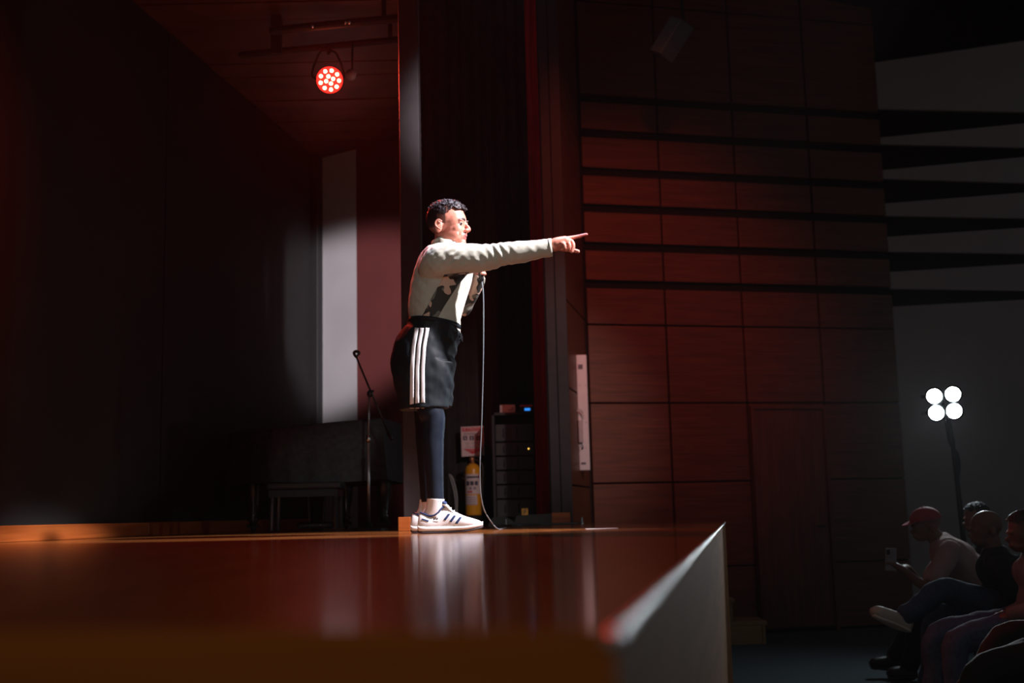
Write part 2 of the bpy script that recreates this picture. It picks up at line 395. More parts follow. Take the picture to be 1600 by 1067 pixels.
# far wall with grey white wedge panels
UA = Vector((math.cos(math.radians(-14)), math.sin(math.radians(-14)), 0)); nA = Vector((-UA.y, UA.x, 0))
bm = nb(); box(bm, W1+UA*2.0+nA*0.10+Vector((0, 0, TOPZ/2)), (4.1, 0.1, TOPZ), UA); wf = struct('wall_far', bm, M_BACKING)
WP = [((1365, 98), (1700, 49), (1700, 177), (1370, 170)), ((1374, 215), (1700, 183), (1700, 233), (1374, 225)),
      ((1377, 266), (1700, 236), (1700, 289), (1377, 279)), ((1382, 318), (1700, 293), (1700, 343), (1382, 337)),
      ((1386, 370), (1700, 349), (1700, 398), (1387, 393)), ((1390, 425), (1700, 406), (1700, 456), (1391, 451)),
      ((1395, 479), (1700, 463), (1700, 1035), (1428, 1005))]
for q in WP:
    bm = nb(); slab(bm, [on_v(x, y, W1, UA) for x, y in q], nA*0.05)
    for v in bm.verts: v.co.z = max(v.co.z, 0.0)
    obj('panel', bm, M_GREYW, wf)
# dark auditorium ceiling, sloping
bm = nb(); slab(bm, [Vector((0.75, 12.4, 6.6)), Vector((5.8, 12.4, 6.25)), Vector((5.8, 4.0, 7.2)), Vector((0.75, 4.0, 7.2))], Vector((0, 0, 0.08))); struct('ceiling', bm, M_BACKING)

# ------------------------------------------------------------------ wing behind the opening
def drape(name, p0, p1, z0, z1, amp, folds, ma, label, cat='curtain', flare=0.0):
    p0 = Vector(p0); p1 = Vector(p1); u = (p1-p0); L_ = u.length; u.normalize(); n = Vector((-u.y, u.x, 0))
    bm = nb(); K = folds*10; rows_ = 10; G = []
    for side in (0, 1):
        g_ = []
        for j in range(rows_+1):
            t = j/rows_; z = z0+(z1-z0)*t; r = []
            for i in range(K+1):
                s = i/K
                a = amp*(1-0.35*t)*(math.sin(s*folds*2*math.pi+0.6*math.sin(3*t+s*5))+0.3*math.sin(s*folds*4.3*math.pi+1))
                wd = 1+flare*(1-t)
                r.append(bm.verts.new(p0+u*(L_*(0.5+(s-0.5)*wd))+n*(a+side*0.012)+Vector((0, 0, z))))
            g_.append(r)
        G.append(g_)
    for side in (0, 1):
        for j in range(rows_):
            for i in range(K):
                q = [G[side][j][i], G[side][j][i+1], G[side][j+1][i+1], G[side][j+1][i]]
                bm.faces.new(q if side == 0 else q[::-1])
    for j in range(rows_):
        for i in (0, K): bm.faces.new((G[0][j][i], G[0][j+1][i], G[1][j+1][i], G[1][j][i]))
    for i in range(K):
        for j in (0, rows_): bm.faces.new((G[0][j][i], G[0][j][i+1], G[1][j][i+1], G[1][j][i]))
    return tag(obj(name, bm, ma, None, ((p0.x+p1.x)/2, (p0.y+p1.y)/2, z0), True), label, cat)
def fl(px, y): q = at(px, 500, y); return (q.x, q.y, 0)
drape('curtain', fl(640, 11.4), fl(745, 11.7), ST, 6.7, 0.035, 5, M_CURTAIN, 'long black wing curtain hanging behind the pointing man')
drape('curtain', fl(742, 11.75), fl(852, 11.8), ST, 6.7, 0.035, 6, M_CURTAIN, 'long black wing curtain hanging behind the equipment rack')
drape('red_curtain', fl(832, 10.25), fl(866, 10.15), ST+0.06, 6.6, 0.022, 3, M_RED, 'narrow bright red velvet drape beside the charcoal column', flare=0.12)

# ------------------------------------------------------------------ performer
YP = 6.0
def PP(px, py, dy=0.0): return at(px, py, YP+dy)
base = on_z(697, 832, ST); base.y = YP
man = thing('person', (base.x, YP, ST), 'man in sage long-sleeved shirt and black striped shorts pointing with his arm outstretched', 'person')
SKIN = mat('skin', (0.62, 0.23, 0.165), 0.42, var=0.06, scale=20, bump=0.08)
LIP = mat('lips', (0.45, 0.12, 0.11), 0.35)
HAIR = mat('black_hair', (0.018, 0.012, 0.014), 0.5, var=0.5, scale=60, bump=0.5)
SHIRT = mat('sage_knit', (0.50, 0.50, 0.42), 0.75, var=0.05, scale=30, bump=0.15, sheen=0.2)
SHORT = mat('black_nylon', (0.006, 0.011, 0.015), 0.62, var=0.2, scale=10, bump=0.15, spec=0.25)
LEG = mat('navy_leggings', (0.005, 0.011, 0.023), 0.50, var=0.2, scale=20, spec=0.3)
WCLOTH = mat('white_cloth', (0.82, 0.80, 0.82), 0.7, var=0.04, scale=40)
NAVY = mat('navy_trim', (0.012, 0.035, 0.13), 0.7)
# head frame: x forward, y to his left, z up
HO = PP(695.5, 359, 0.0)
yaw = math.radians(-17)
HM = Matrix.Translation(HO) @ Matrix.Rotation(yaw, 4, 'Z') @ Matrix.Rotation(math.radians(4), 4, 'Y') @ Matrix.Scale(1.07, 4)
HR = HM.to_3x3()
def H(x, y, z): return HM @ Vector((x, y, z))
b = nb()
def he(c, r, rot=None): ell(b, H(*c), r, HR if rot is None else HR @ rot)
he((0.000, 0, 0.052), (0.098, 0.076, 0.084))
he((0.045, 0, 0.035), (0.060, 0.066, 0.070))
he((0.048, 0, -0.005), (0.056, 0.060, 0.075))
he((0.055, 0, -0.042), (0.050, 0.050, 0.036))
he((0.091, 0, -0.066), (0.020, 0.024, 0.017))
for s in (-1, 1):
    he((0.090, s*0.026, 0.037), (0.014, 0.027, 0.008))
    he((0.070, s*0.036, -0.010), (0.030, 0.023, 0.032))
    he((0.113, s*0.011, -0.008), (0.011, 0.008, 0.008))
    he((0.045, s*0.048, -0.040), (0.048, 0.013, 0.032), Matrix.Rotation(s*0.10, 3, 'Z'))
    he((-0.004, s*0.077, 0.000), (0.019, 0.007, 0.032), Matrix.Rotation(-s*0.35, 3, 'Z'))
    he((-0.012, s*0.083, 0.010), (0.010, 0.006, 0.020), Matrix.Rotation(-s*0.35, 3, 'Z'))
tube(b, [H(0.098, 0, 0.034), H(0.108, 0, 0.020), H(0.124, 0, 0.000), H(0.121, 0, -0.008)], [0.0075, 0.0085, 0.0098, 0.0075], 10)
he((0.090, 0, -0.035), (0.020, 0.032, 0.024))
he((0.106, 0, -0.0275), (0.0085, 0.020, 0.0048)); he((0.102, 0, -0.0455), (0.0085, 0.017, 0.0058))
# neck, trunk, arms, legs under the clothes
tube(b, [H(0.0, 0, -0.02), PP(696, 383, 0.015), PP(697, 400, 0.015), PP(695, 425, .01)], [0.054, 0.054, 0.056, .07])
tube(b, [PP(697, 418, .01), PP(690, 440, .0), PP(680, 500, 0), PP(668, 540, 0)], [(.06, .09), (.10, .13), (.10, .13), (.11, .14)], 20)
armR = [PP(700, 403, -.15), PP(745, 404, -.20), PP(788, 397, -.235), PP(825, 391, -.25), PP(859, 385, -.26)]
tube(b, armR, [.060, .052, .044, .036, .028])
armL = [PP(712, 405, .17), PP(716, 445, .20), PP(722, 480, .20), PP(736, 455, .14), PP(745, 437, .09)]
tube(b, armL, [.055, .046, .040, .034, .026])
for dy, ox in ((-.10, 0), (.12, -11)):
    tube(b, [PP(664+ox*.3, 555, dy), PP(668+ox*.6, 610, dy), PP(677+ox, 660, dy), PP(678+ox, 715, dy), PP(680+ox, 790, dy), PP(680+ox, 808, dy)], [.065, .060, .046, .038, .030, .026])
    tube(b, [PP(675+ox, 814, dy), PP(698+ox, 818, dy), PP(722+ox, 822, dy)], [.022, .022, .014])
# right hand: pointing
tube(b, [PP(856, 386, -.258), PP(868, 382, -.262), PP(884, 377, -.258)], [(.024, .026), (.034, .040), (.027, .044)], 14)
def fing(pts, r0, r1): tube(b, pts, [r0+(r1-r0)*i/(len(pts)-1) for i in range(len(pts))], 9, 3)
fing([PP(884, 373, -.225), PP(894, 371.5, -.222), PP(906, 368.8, -.222), PP(917, 366, -.222)], .0125, .0085)
fing([PP(884, 374, -.250), PP(893, 377, -.252), PP(896, 385, -.256), PP(893, 393.5, -.256)], .0125, .0095)
fing([PP(880, 376, -.272), PP(888, 380, -.278), PP(890, 386, -.282), PP(885.5, 391.5, -.276)], .0125, .009)
fing([PP(874, 379, -.290), PP(881, 382, -.300), PP(882.5, 387, -.302), PP(878, 389.5, -.292)], .0115, .0085)
fing([PP(866, 386, -.225), PP(880, 389, -.205), PP(893, 390.5, -.200), PP(904, 393, -.205)], .014, .010)
# left hand closed round the microphone
tube(b, [PP(744, 440, .095), PP(745, 428, .085), PP(744, 418, .08)], [(.025, .027), (.033, .028), (.030, .026)], 12)
micA = PP(753, 439, .045); micB = PP(747, 392, .035); mu = (micB-micA).normalized()
for k in range(4):
    c = micA + mu*(0.035+0.021*k)
    fing([c+Vector((-.016, .050, 0)), c+Vector((.012, .026, .002)), c+Vector((.020, -.004, .002)), c+Vector((.002, -.021, 0))], .010, .008)
fing([PP(741, 424, .08), PP(743, 412, .05), PP(747, 404, .018)], .012, .009)
b = fuse(b, 0.0042, 3, 0.5)
body = obj('body', b, [SKIN, LIP], man, smooth=True)
HI = HM.inverted()
for p in body.data.polygons:
    l = HI @ (p.center + root_of(man))
    if l.x > 0.1025 and abs(l.y) < 0.020 and -0.0525 < l.z < -0.0235: p.material_index = 1
b = nb(); ell(b, H(0.1055, 0, -0.0365), (0.0065, 0.0135, 0.0034), HR, 2); obj('mouth', b, mat('dark_mouth', (.05, .008, .010), .5), man, smooth=True)
# eyes
for s in (-1, 1):
    b = nb(); ell(b, H(0.0845, s*0.031, 0.0195), (0.0135, 0.0135, 0.0125), HR); e = obj('eye', b, mat('eye_white', (0.50, 0.44, 0.42), 0.25, var=0.02), man, smooth=True)
    b = nb(); ell(b, H(0.0845+0.0105, s*0.031-0.0055, 0.0190), (0.0050, 0.0062, 0.0066), HR, 2); obj('iris', b, mat('dark_iris', (0.02, 0.012, 0.008), 0.2), e, smooth=True)
    b = nb(); tube(b, [H(0.092, s*0.016, 0.026), H(0.097, s*0.028, 0.0285), H(0.088, s*0.044, 0.024)], [.0040, .0055, .004], 8); obj('eyelid', b, SKIN, man, smooth=True)
    b = nb(); tube(b, [H(0.0935, s*0.018, 0.0255), H(0.0975, s*0.030, 0.0262), H(0.0885, s*0.046, 0.0225)], [.0016, .002, .0016], 6); obj('eyelash', b, HAIR, man, smooth=True)
    b = nb(); tube(b, [H(0.103, s*0.012, 0.040), H(0.1035, s*0.028, 0.045), H(0.089, s*0.048, 0.039)], [.0036, .0050, .0032], 8); obj('eyebrow', b, HAIR, man, smooth=True)
    if True:
        b = nb(); tube(b, [H(-.004+.012, s*.086, -.018), H(-.014, s*.090, .0), H(-.016, s*.091, .018), H(-.002, s*.088, .030), H(.012, s*.084, .022)], [.004, .0045, .005, .0045, .004], 8); obj('ear_rim', b, SKIN, man, smooth=True)
# hair: cropped cap, thick on top, faded at the sides
def hair_cap(Hm, parent, ma, curl=0.006, lift=0.0, name='hair', sc=1.0):
    b = nb(); vs = bmesh.ops.create_icosphere(b, subdivisions=6, radius=1)['verts']
    kill = []
    for v in vs:
        n = v.co.normalized(); x, y, z = n
        topness = max(0, z)
        th = sc*1.015 + 0.10*topness**1.5*(1 if x > -0.6 else 0.8) + 0.05*max(0, x)*topness
        p = Vector((0.004+0.100*x*th, 0.078*y*th, 0.052+0.086*z*th))
        if z > 0.15:
            q = p*95; p += n*(noise.noise(q)*curl + abs(noise.noise(q*2.3))*curl*0.9)*min(1, (z-0.1)*2)
        lim = -0.9 if x < -0.55 else (0.015 if x < 0.25 else 0.062 + (p.x-0.03)*0.55)
        if x < -0.2 and x >= -0.55: lim = -0.02-0.03*((-x-0.2)/0.35)
        if x < -0.55: lim = -0.045
        if p.z < lim + (lift if x < 0.3 else 0) or (x > 0.3 and p.z < 0.088+0.010*math.sin(y*16)): kill.append(v)
        v.co = Hm @ p
    bmesh.ops.delete(b, geom=kill, context='VERTS')
    return obj(name, b, ma, parent, smooth=True)
hair_cap(HM, man, HAIR, lift=0.045)
hair_cap(HM, man, mat('clipped_hair', (0.17, 0.070, 0.055), 0.6, var=0.4, scale=70), 0.0, 0.0, 'hair_fade', 0.985)
# tufts so that the crop looks curly
b = nb()
for i in range(520):
    a = random.uniform(-1, 1); yy = random.uniform(-1, 1)
    n = Vector((random.gauss(0.15, 0.6), random.gauss(0, 0.5), random.uniform(0.35, 1))).normalized()
    if n.z < 0.45: continue
    p = Vector((0.004+0.108*n.x, 0.084*n.y, 0.052+0.094*n.z))
    if n.x > 0.3 and p.z < 0.098: continue
    tip = p + n*random.uniform(.002, .007) + Vector((random.uniform(-.008, .008), random.uniform(-.008, .008), 0))
    tube(b, [HM @ (p-n*0.006), HM @ p, HM @ tip], [.0035, .0028, .0012], 5, 2, cap=False)
obj('hair_tuft', b, HAIR, man, smooth=True)['kind'] = 'stuff'
# shirt
b = nb()
tube(b, [PP(680, 524, 0), PP(680, 505, 0), PP(679, 478, 0), PP(685, 448, .0), PP(693, 420, .0), PP(697, 402, .01), PP(699, 390, .01)],
     [(.128, .165), (.131, .165), (.136, .165), (.143, .175), (.142, .19), (.118, .19), (.072, .12)], 28)
tube(b, [PP(698, 392, .012), PP(696, 383, .012), PP(694, 374, .012)], [.082, .074, .070], 20, cap=False)
tube(b, [PP(672, 425, -.10), PP(686, 410, -.16), PP(706, 404, -.185), PP(735, 404, -.205), PP(762, 402, -.22), PP(788, 396.5, -.235), PP(812, 394, -.245), PP(838, 390, -.252), PP(861, 387, -.258)],
     [.07, .088, .083, .076, .067, .058, .056, .049, .0445], 20, cap=False)
ell(b, PP(690, 398, -.10), (.10, .10, .06))
b = fuse(b, 0.005, 5, 0.5)
b.normal_update()
for v in b.verts:
    p = v.co; n = v.normal
    a = noise.noise(Vector((p.x*30+p.z*22, p.y*14, p.z*10-p.x*8)))*0.0028 + noise.noise(p*55)*0.0008
    # creases at the elbow and the armpit
    e = PP(775, 398, -.2); dd = (Vector((p.x, 0, p.z))-Vector((e.x, 0, e.z))).length
    if dd < 0.13: a += 0.0035*(1-dd/0.13)*math.sin((p.x-e.x)*150+(p.z-e.z)*70+2*noise.noise(p*12))
    e = PP(712, 398, -.2); dd = (Vector((p.x, 0, p.z))-Vector((e.x, 0, e.z))).length
    if dd < 0.11: a += 0.004*(1-dd/0.11)*math.sin((p.x-e.x)*110-(p.z-e.z)*150+2*noise.noise(p*12))
    v.co += n*a
b.normal_update()
bvh_shirt = BVHTree.FromBMesh(b)
shirt = obj('shirt', b, SHIRT, man, smooth=True)
b = decal(bvh_shirt, [(694, 429), (684, 448), (674, 466), (664, 486), (655, 503)], [(733, 425), (716, 444), (705, 461), (693, 480), (679, 506)], 14, 26, 0.0025)
obj('camouflage_panel', b, M_CAMO, shirt, smooth=True, label='dark camouflage print panel')
b = nb(); tube(b, [PP(698, 388, .012), PP(696, 382, .012), PP(693.5, 373, .012)], [.078, .072, .0665], 28, 4, cap=False); obj('collar', b, SHIRT, shirt, smooth=True)
# cuff
b = nb(); tube(b, [PP(857, 387, -.257), PP(862.5, 386.5, -.258)], [.0462, .0455], 20, cap=False, smoothpath=False); obj('cuff', b, SHIRT, shirt, smooth=True)
# left sleeve, seen past the chest
b = nb(); tube(b, [PP(708, 404, .15), PP(714, 440, .19), PP(722, 480, .19), PP(728, 470, .165), PP(738, 453, .12), PP(747, 436, .085)], [.075, .062, .050, .048, .046, .042], 16)
b = fuse(b, 0.006, 4); sl = obj('sleeve', b, M_CAMO, man, smooth=True, label='camouflage printed left sleeve')
b = nb(); tube(b, [PP(716, 498, .05), PP(722, 470, .04), PP(731, 442, .03), PP(736, 424, .02)], [(.012, .06), (.018, .08), (.018, .08), (.012, .06)], 14); b = fuse(b, 0.005, 3)
obj('shirt_front', b, SHIRT, man, smooth=True)
# shorts
b = nb()
tube(b, [PP(679, 507, 0), PP(675, 525, 0), PP(664, 548, 0), PP(661, 572, 0), PP(662, 590, 0)], [(.136, .172), (.145, .18), (.160, .19), (.166, .195), (.150, .19)], 28, cap=False)
for dy, ox in ((-.085, 0), (.095, 8)):
    tube(b, [PP(664+ox*.2, 562, dy), PP(661+ox*.4, 590, dy), PP(662+ox*.8, 615, dy), PP(663+ox, 639.5, dy)], [(.150, .10), (.152, .105), (.135, .10), (.122, .098)], 24, cap=False)
b = fuse(b, 0.005, 5)
b.normal_update()
for v in b.verts:
    p = v.co; a = noise.noise(Vector((p.x*16+p.z*9, p.y*9, p.z*6-p.x*6)))*0.006 + noise.noise(p*26)*0.0025
    fr = PP(690, 590, 0); fx = max(0, (p.x-fr.x)/0.08)
    a += 0.004*min(1, fx)*math.sin(p.z*70+p.x*90+3*noise.noise(p*9))
    v.co += v.normal*a
b.normal_update()
bvh_sh = BVHTree.FromBMesh(b)
shorts = obj('shorts', b, SHORT, man, smooth=True)
for tx, bx_ in ((648.5, 640.5), (656.5, 649), (665, 658)):
    b = decal(bvh_sh, [(tx, 512), (tx-5, 540), (tx-7.5, 575), (bx_, 637.5)], [(tx+6, 512.6), (tx+1, 540), (tx-1.5, 575), (bx_+6, 637.5)], 3, 20, 0.0022); obj('stripe', b, WCLOTH, shorts, smooth=True)
b = nb(); tube(b, [PP(679.5, 503, 0), PP(678.5, 510, 0)], [(.1345, .169), (.1375, .172)], 40, cap=False, smoothpath=False); obj('waistband', b, SHORT, shorts, smooth=True)
for k in range(3):
    b = nb(); p = PP(716, 523, -.04); tube(b, [p, p+Vector((.012, -.01, .004-.012*k)), p+Vector((.020, -.004, -.02-.008*k)), p+Vector((.004+.006*k, 0, -.03))], [.003]*4, 6); obj('drawstring', b, SHORT, shorts, smooth=True)
# leggings
for dy, ox in ((-.10, 0), (.12, -11)):
    b = nb(); tube(b, [PP(668+ox*.3, 600, dy), PP(673+ox*.6, 640, dy), PP(677+ox, 655, dy), PP(677+ox, 672, dy), PP(677+ox, 695, dy), PP(678.5+ox, 730, dy), PP(680+ox, 765, dy), PP(681+ox, 784, dy)], [.070, .066, .060, .056, .0525, .046, .042, .041], 22, cap=False)
    b.normal_update()
    for v in b.verts: v.co += v.normal*noise.noise(Vector((v.co.x*20, v.co.y*20, v.co.z*30)))*0.002
    obj('legging', b, LEG, man, smooth=True)
# socks and shoes
SOLE = mat('white_rubber', (0.80, 0.76, 0.76), 0.5, var=0.04)
UPPER = mat('white_leather', (0.84, 0.84, 0.86), 0.42, var=0.03, scale=30)
DARKR = mat('dark_outsole', (0.05, 0.045, 0.06), 0.6)
def shoe(dx, dy, heel_lift=0.0):
    """a low trainer pointing to the right of the picture"""
    O = Vector((at(653, 832, YP-.10).x+dx, YP+dy, ST)); k = 99/1850*YP   # shoe length in metres
    prof = [  # s, half width, top height, bottom height
        (0.00, .026, .052, .012), (.03, .034, .100, .006), (.10, .040, .104, .004), (.20, .041, .088, .004), (.30, .040, .096, .004), (.38, .040, .122, .004),
        (.45, .041, .128, .004), (.52, .043, .112, .005), (.62, .046, .096, .006), (.74, .049, .079, .008), (.86, .046, .067, .014), (.95, .034, .056, .021), (1.0, .018, .044, .027)]
    def ringpts(s, hw, t, bo, lo, inset=0.0):
        x = O.x + s*k; cy = O.y + 0.006*math.sin(s*3); z0 = O.z+lo
        out = []
        for q in range(20):
            a = 2*math.pi*q/20; c, sn = math.cos(a), math.sin(a)
            yy = (hw-inset)*math.copysign(abs(c)**0.6, c); zz = math.copysign(abs(sn)**0.75, sn)
            zz = (z0+t)/2-0 + zz*(t-z0)/2 if False else (lo+(t-lo)*(0.5+0.5*zz))
            taper = 1-0.34*max(0, (zz-0.04)/0.1)
            out.append(Vector((x, cy+yy*max(.35, taper), O.z+zz)))
        return out
    def loft(sections):
        bm_ = nb(); rs = [[bm_.verts.new(p) for p in s_] for s_ in sections]
        for a, c in zip(rs, rs[1:]):
            for j in range(20): bm_.faces.new((a[j], a[(j+1) % 20], c[(j+1) % 20], c[j]))
        bm_.faces.new(rs[0][::-1]); bm_.faces.new(rs[-1]); return bm_
    def dense(pr, n=4):
        P = [Vector((a, b_, c_)) for a, b_, c_, d_ in pr]; D = [Vector((d_, 0, 0)) for a, b_, c_, d_ in pr]
        out = []
        for i in range((len(P)-1)*n+1):
            v = catmull(P, i/n); out.append((v.x, v.y, v.z, catmull(D, i/n).x))
        return out
    dp = dense(prof)
    bm_ = loft([ringpts(s, hw, t, bo, bo+0.012) for s, hw, t, bo in dp])
    bm_.normal_update(); bv = BVHTree.FromBMesh(bm_)
    up = obj('shoe', bm_, UPPER, man, smooth=True)
    bm_ = loft([ringpts(s, hw+0.004, bo+0.036-0.010*s, bo, bo+0.004, 0) for s, hw, t, bo in dp]); obj('sole', bm_, SOLE, up, smooth=True)
    bm_ = loft([ringpts(s, hw+0.002, bo+0.006, bo, bo-0.004 if bo > .004 else 0.0, 0) for s, hw, t, bo in dp]); obj('outsole', bm_, DARKR, up, smooth=True)
    # collar lining, tongue, laces
    def Q(s, z, y): return Vector((O.x+s*k, O.y+y, O.z+z))
    for sg in (-1, 1):
        bm_ = nb(); tube(bm_, [Q(.045, .103, sg*.020), Q(.10, .097, sg*.026), Q(.17, .087, sg*.029), Q(.25, .088, sg*.030), Q(.31, .100, sg*.028), Q(.37, .120, sg*.024), Q(.41, .132, sg*.016)], [.004, .004, .005, .006, .006, .005, .004], 8); obj('collar', bm_, NAVY, up, smooth=True)
    bm_ = nb(); tube(bm_, [Q(.40, .140, 0), Q(.45, .130, 0), Q(.52, .106, 0), Q(.60, .088, 0)], [(.010, .024), (.009, .026), (.007, .024), (.005, .018)], 12); tg = obj('tongue', bm_, UPPER, up, smooth=True)
    bm_ = nb(); tube(bm_, [Q(.385, .150, 0), Q(.43, .143, 0)], [(.011, .025), (.010, .025)], 12, cap=True, smoothpath=False); obj('tongue_tab', bm_, NAVY, up, smooth=True)
    for i in range(4):
        s = .45+.05*i; z = .131-.040*(i/3)
        bm_ = nb(); tube(bm_, [Q(s, z-.006, -.020), Q(s+.01, z+.003, -.008), Q(s+.012, z+.003, .008), Q(s, z-.006, .020)], [.0035]*4, 7); obj('lace', bm_, UPPER, up, smooth=True)
    if dx == 0:
        for i in range(3):
            a = 699+9*i
            b_ = decal(bv, [(a+1.0, 802.8+i*2.6), (a-6.0, 812+i*2.8)], [(a+4.6, 803+i*2.6), (a-2.4, 813+i*2.8)], 4, 8, 0.0022); obj('stripe', b_, NAVY, up, smooth=True)
        b_ = decal(bv, [(659.5, 810), (658.8, 812)], [(670, 813.2), (669, 815.4)], 6, 2, 0.0022); obj('heel_tab', b_, NAVY, up)
        for (cx, cy, ang) in ((678.6, 810.4, -0.6), (680.6, 809.4, 0), (682.8, 810.3, 0.6)):   # three small leaves
            dxl, dyl = math.sin(ang)*1.5, -math.cos(ang)*1.5
            b_ = decal(bv, [(cx-.8+dxl, cy+dyl), (cx-1.0, cy+1.2)], [(cx+.8+dxl, cy+dyl), (cx+1.0, cy+1.2)], 3, 3, 0.002); obj('emblem', b_, DARKR, up)
        b_ = decal(bv, [(677, 813.8), (677, 814.6)], [(684.6, 814.4), (684.6, 815.2)], 4, 1, 0.002); obj('lettering', b_, mat('grey_print', (.4, .4, .42)), up)
    # sock
    bm_ = nb(); tube(bm_, [Q(.22, .085, 0), Q(.255, .115, 0), Q(.275, .150, 0), Q(.280, .168, 0)], [(.046, .034), (.043, .038), (.043, .041), (.0435, .042)], 18, cap=False); obj('sock', bm_, WCLOTH, man, smooth=True)
    return up
shoe(0, -.10)
shoe(at(642, 830, YP+.13).x-at(653, 832, YP-.10).x, .13)
# microphone and its cable
mic = thing('microphone', micA, 'dark handheld microphone gripped before the pointing man\'s mouth', 'microphone')
b = nb(); tube(b, [micA, micA+mu*0.07, micA+mu*0.125], [.011, .0125, .016], 14, cap=False); obj('handle', b, M_DARKMETAL, mic, smooth=True)
b = nb(); ell(b, micA+mu*0.148, (.025, .025, .028)); obj('grille', b, mat('steel_mesh', (.25, .25, .26), .35, .9, scale=300, bump=.6), mic, smooth=True)
CABLE = mat('grey_cable', (0.17, 0.21, 0.24), 0.45)
cp = [micA-mu*0.004, PP(754.5, 470, .03), PP(754.5, 560, .03), PP(752, 660, .05), PP(749, 720, .07), PP(749.5, 760, .10), on_z(757, 826, ST)+Vector((0, 0, .10)), on_z(763, 828, ST)+Vector((0, 0, .035)), on_z(772, 827.5, ST)+Vector((0, 0, .006)), on_z(786, 826, ST)+Vector((0, 0, .006))]
cp = [micA-mu*0.004, PP(755.5, 470, .04), PP(755, 560, .05), PP(752.5, 660, .10), PP(750, 720, .15), PP(750.5, 765, .22), PP(756, 795, .35), PP(766, 813, .5), Vector((PP(778, 820, .7).x, YP+.7, ST+.005)), Vector((PP(790, 820, 1.2).x, YP+1.4, ST+.005))]
b = nb(); tube(b, cp, [.0032]*len(cp), 8, 6); tag(obj('microphone_cable', b, CABLE, None, cp[-1], True), 'thin grey microphone cable hanging from the man\'s hand to the stage', 'cable')

# ------------------------------------------------------------------ stage lamps
# red LED can with its glowing cells
pc = at(515, 125, 8.0)
par = thing('stage_light', pc, 'glowing red round LED stage light hanging under the wooden ceiling', 'stage light')
tgt = Vector((0.45, 1.5, 1.6)); pd = (tgt-pc).normalized()
pr = Matrix.Rotation(0, 3, 'X'); qz = pd.to_track_quat('Z', 'Y').to_matrix()
b = nb(); cyl(b, pc-pd*0.24, pc, 0.075, 0.098, 24); obj('can', b, M_DARKMETAL, par, smooth=False)
b = nb(); cyl(b, pc-pd*0.002, pc+pd*0.006, 0.092, 0.092, 24); obj('lens_plate', b, mat('red_lens_plate', (.25, .01, .01), .3, emit=(1, .015, .01), estr=3.5), par)
cell = mat('glowing_red_cell', (1, .3, .2), .3, emit=(1, .16, .08), estr=60)
for (r, n, ph) in ((0.026, 4, .4), (0.066, 9, 0)):
    for i in range(n):
        a = 2*math.pi*i/n+ph; c = pc + qz @ Vector((r*math.cos(a), r*math.sin(a), 0.006))
        b = nb(); ell(b, c, (.0125, .0125, .007), qz, 2); obj('led_cell', b, cell, par, smooth=True)
b = nb(); up_ = Vector((0, 0, 1)); sd = pd.cross(up_).normalized()
for s in (-1, 1): tube(b, [pc-pd*0.10+sd*s*0.09, pc-pd*0.10+sd*s*0.115+up_*0.04, pc-pd*0.10+sd*s*0.06+up_*0.20, pc-pd*0.10+up_*0.215], [.008]*4, 8)
obj('yoke', b, M_DARKMETAL, par)
b = nb(); tube(b, [pc-pd*0.10+up_*0.20, at(517, 72, 8.2)], [.014, .014], 10, smoothpath=False); obj('clamp', b, M_DARKMETAL, par)
spot('red_led_beam', pc+pd*0.02, pc+pd*3, 420, (1.0, 0.06, 0.03), 120, 0.8, 0.08).parent = None
# lighting battens
def batten(p, q, r, label):
    b = nb(); tube(b, [p, q], [r, r], 12, smoothpath=False); bt = tag(obj('lighting_batten', b, M_BLACK, None, (Vector(p)+Vector(q))/2), label, 'pipe'); return bt
b1 = batten(at(376, 86, 8.2), at(640, 60, 8.2), 0.024, 'lower black batten that holds the red stage light')
b2 = batten(at(425, 48, 7.8), at(640, 27, 7.8), 0.030, 'upper black batten with small shiny bolts below the ceiling')
for (x, y) in ((488, 41), (540, 35), (546, 35)):
    b = nb(); ell(b, at(x, y, 7.765), (.012, .014, .014), sub=2); obj('bolt', b, M_STEEL, b2, smooth=True)
p = at(432, 74, 8.0); b = nb(); box(b, (p.x, 8.0, (p.z-0.05+CEILZ+.02)/2), (0.07, 0.05, CEILZ+.02-p.z+0.05)); tag(obj('batten_hanger', b, M_BLACK, None, p), 'vertical black hanger post joining both lighting battens', 'post')
p = at(610, 64, 8.2); b = nb(); box(b, (p.x, 8.2, (p.z+CEILZ+.02)/2), (0.03, 0.03, CEILZ+.02-p.z)); tag(obj('batten_hanger', b, M_BLACK, None, p), 'short black rod holding the lower batten near the pillar', 'post')
p = at(600, 31, 7.8); b = nb(); box(b, (p.x, 7.8, (p.z+CEILZ+.02)/2), (0.03, 0.03, max(.05, CEILZ+.02-p.z))); tag(obj('batten_hanger', b, M_BLACK, None, p), 'short black rod holding the upper batten', 'post')
# small reflector lamp beside the red light
lc = at(549, 119, 8.1); sl_ = thing('reflector_lamp', lc, 'small unlit pale reflector lamp beside the red stage light', 'stage light')
b = nb(); lathe(b, [(.012, -.03), (.03, -.01), (.042, .03)], lc, 16); bmesh.ops.rotate(b, verts=b.verts, cent=lc, matrix=Matrix.Rotation(math.radians(75), 3, 'X')); obj('shade', b, mat('pale_reflector', (.5, .45, .45), .5), sl_, smooth=True)
b = nb(); tube(b, [lc+Vector((0, .03, 0)), lc+Vector((0, .05, .15)), Vector((lc.x, 8.17, at(549, 71, 8.2).z))], [.008]*3, 8); obj('stem', b, M_DARKMETAL, sl_)
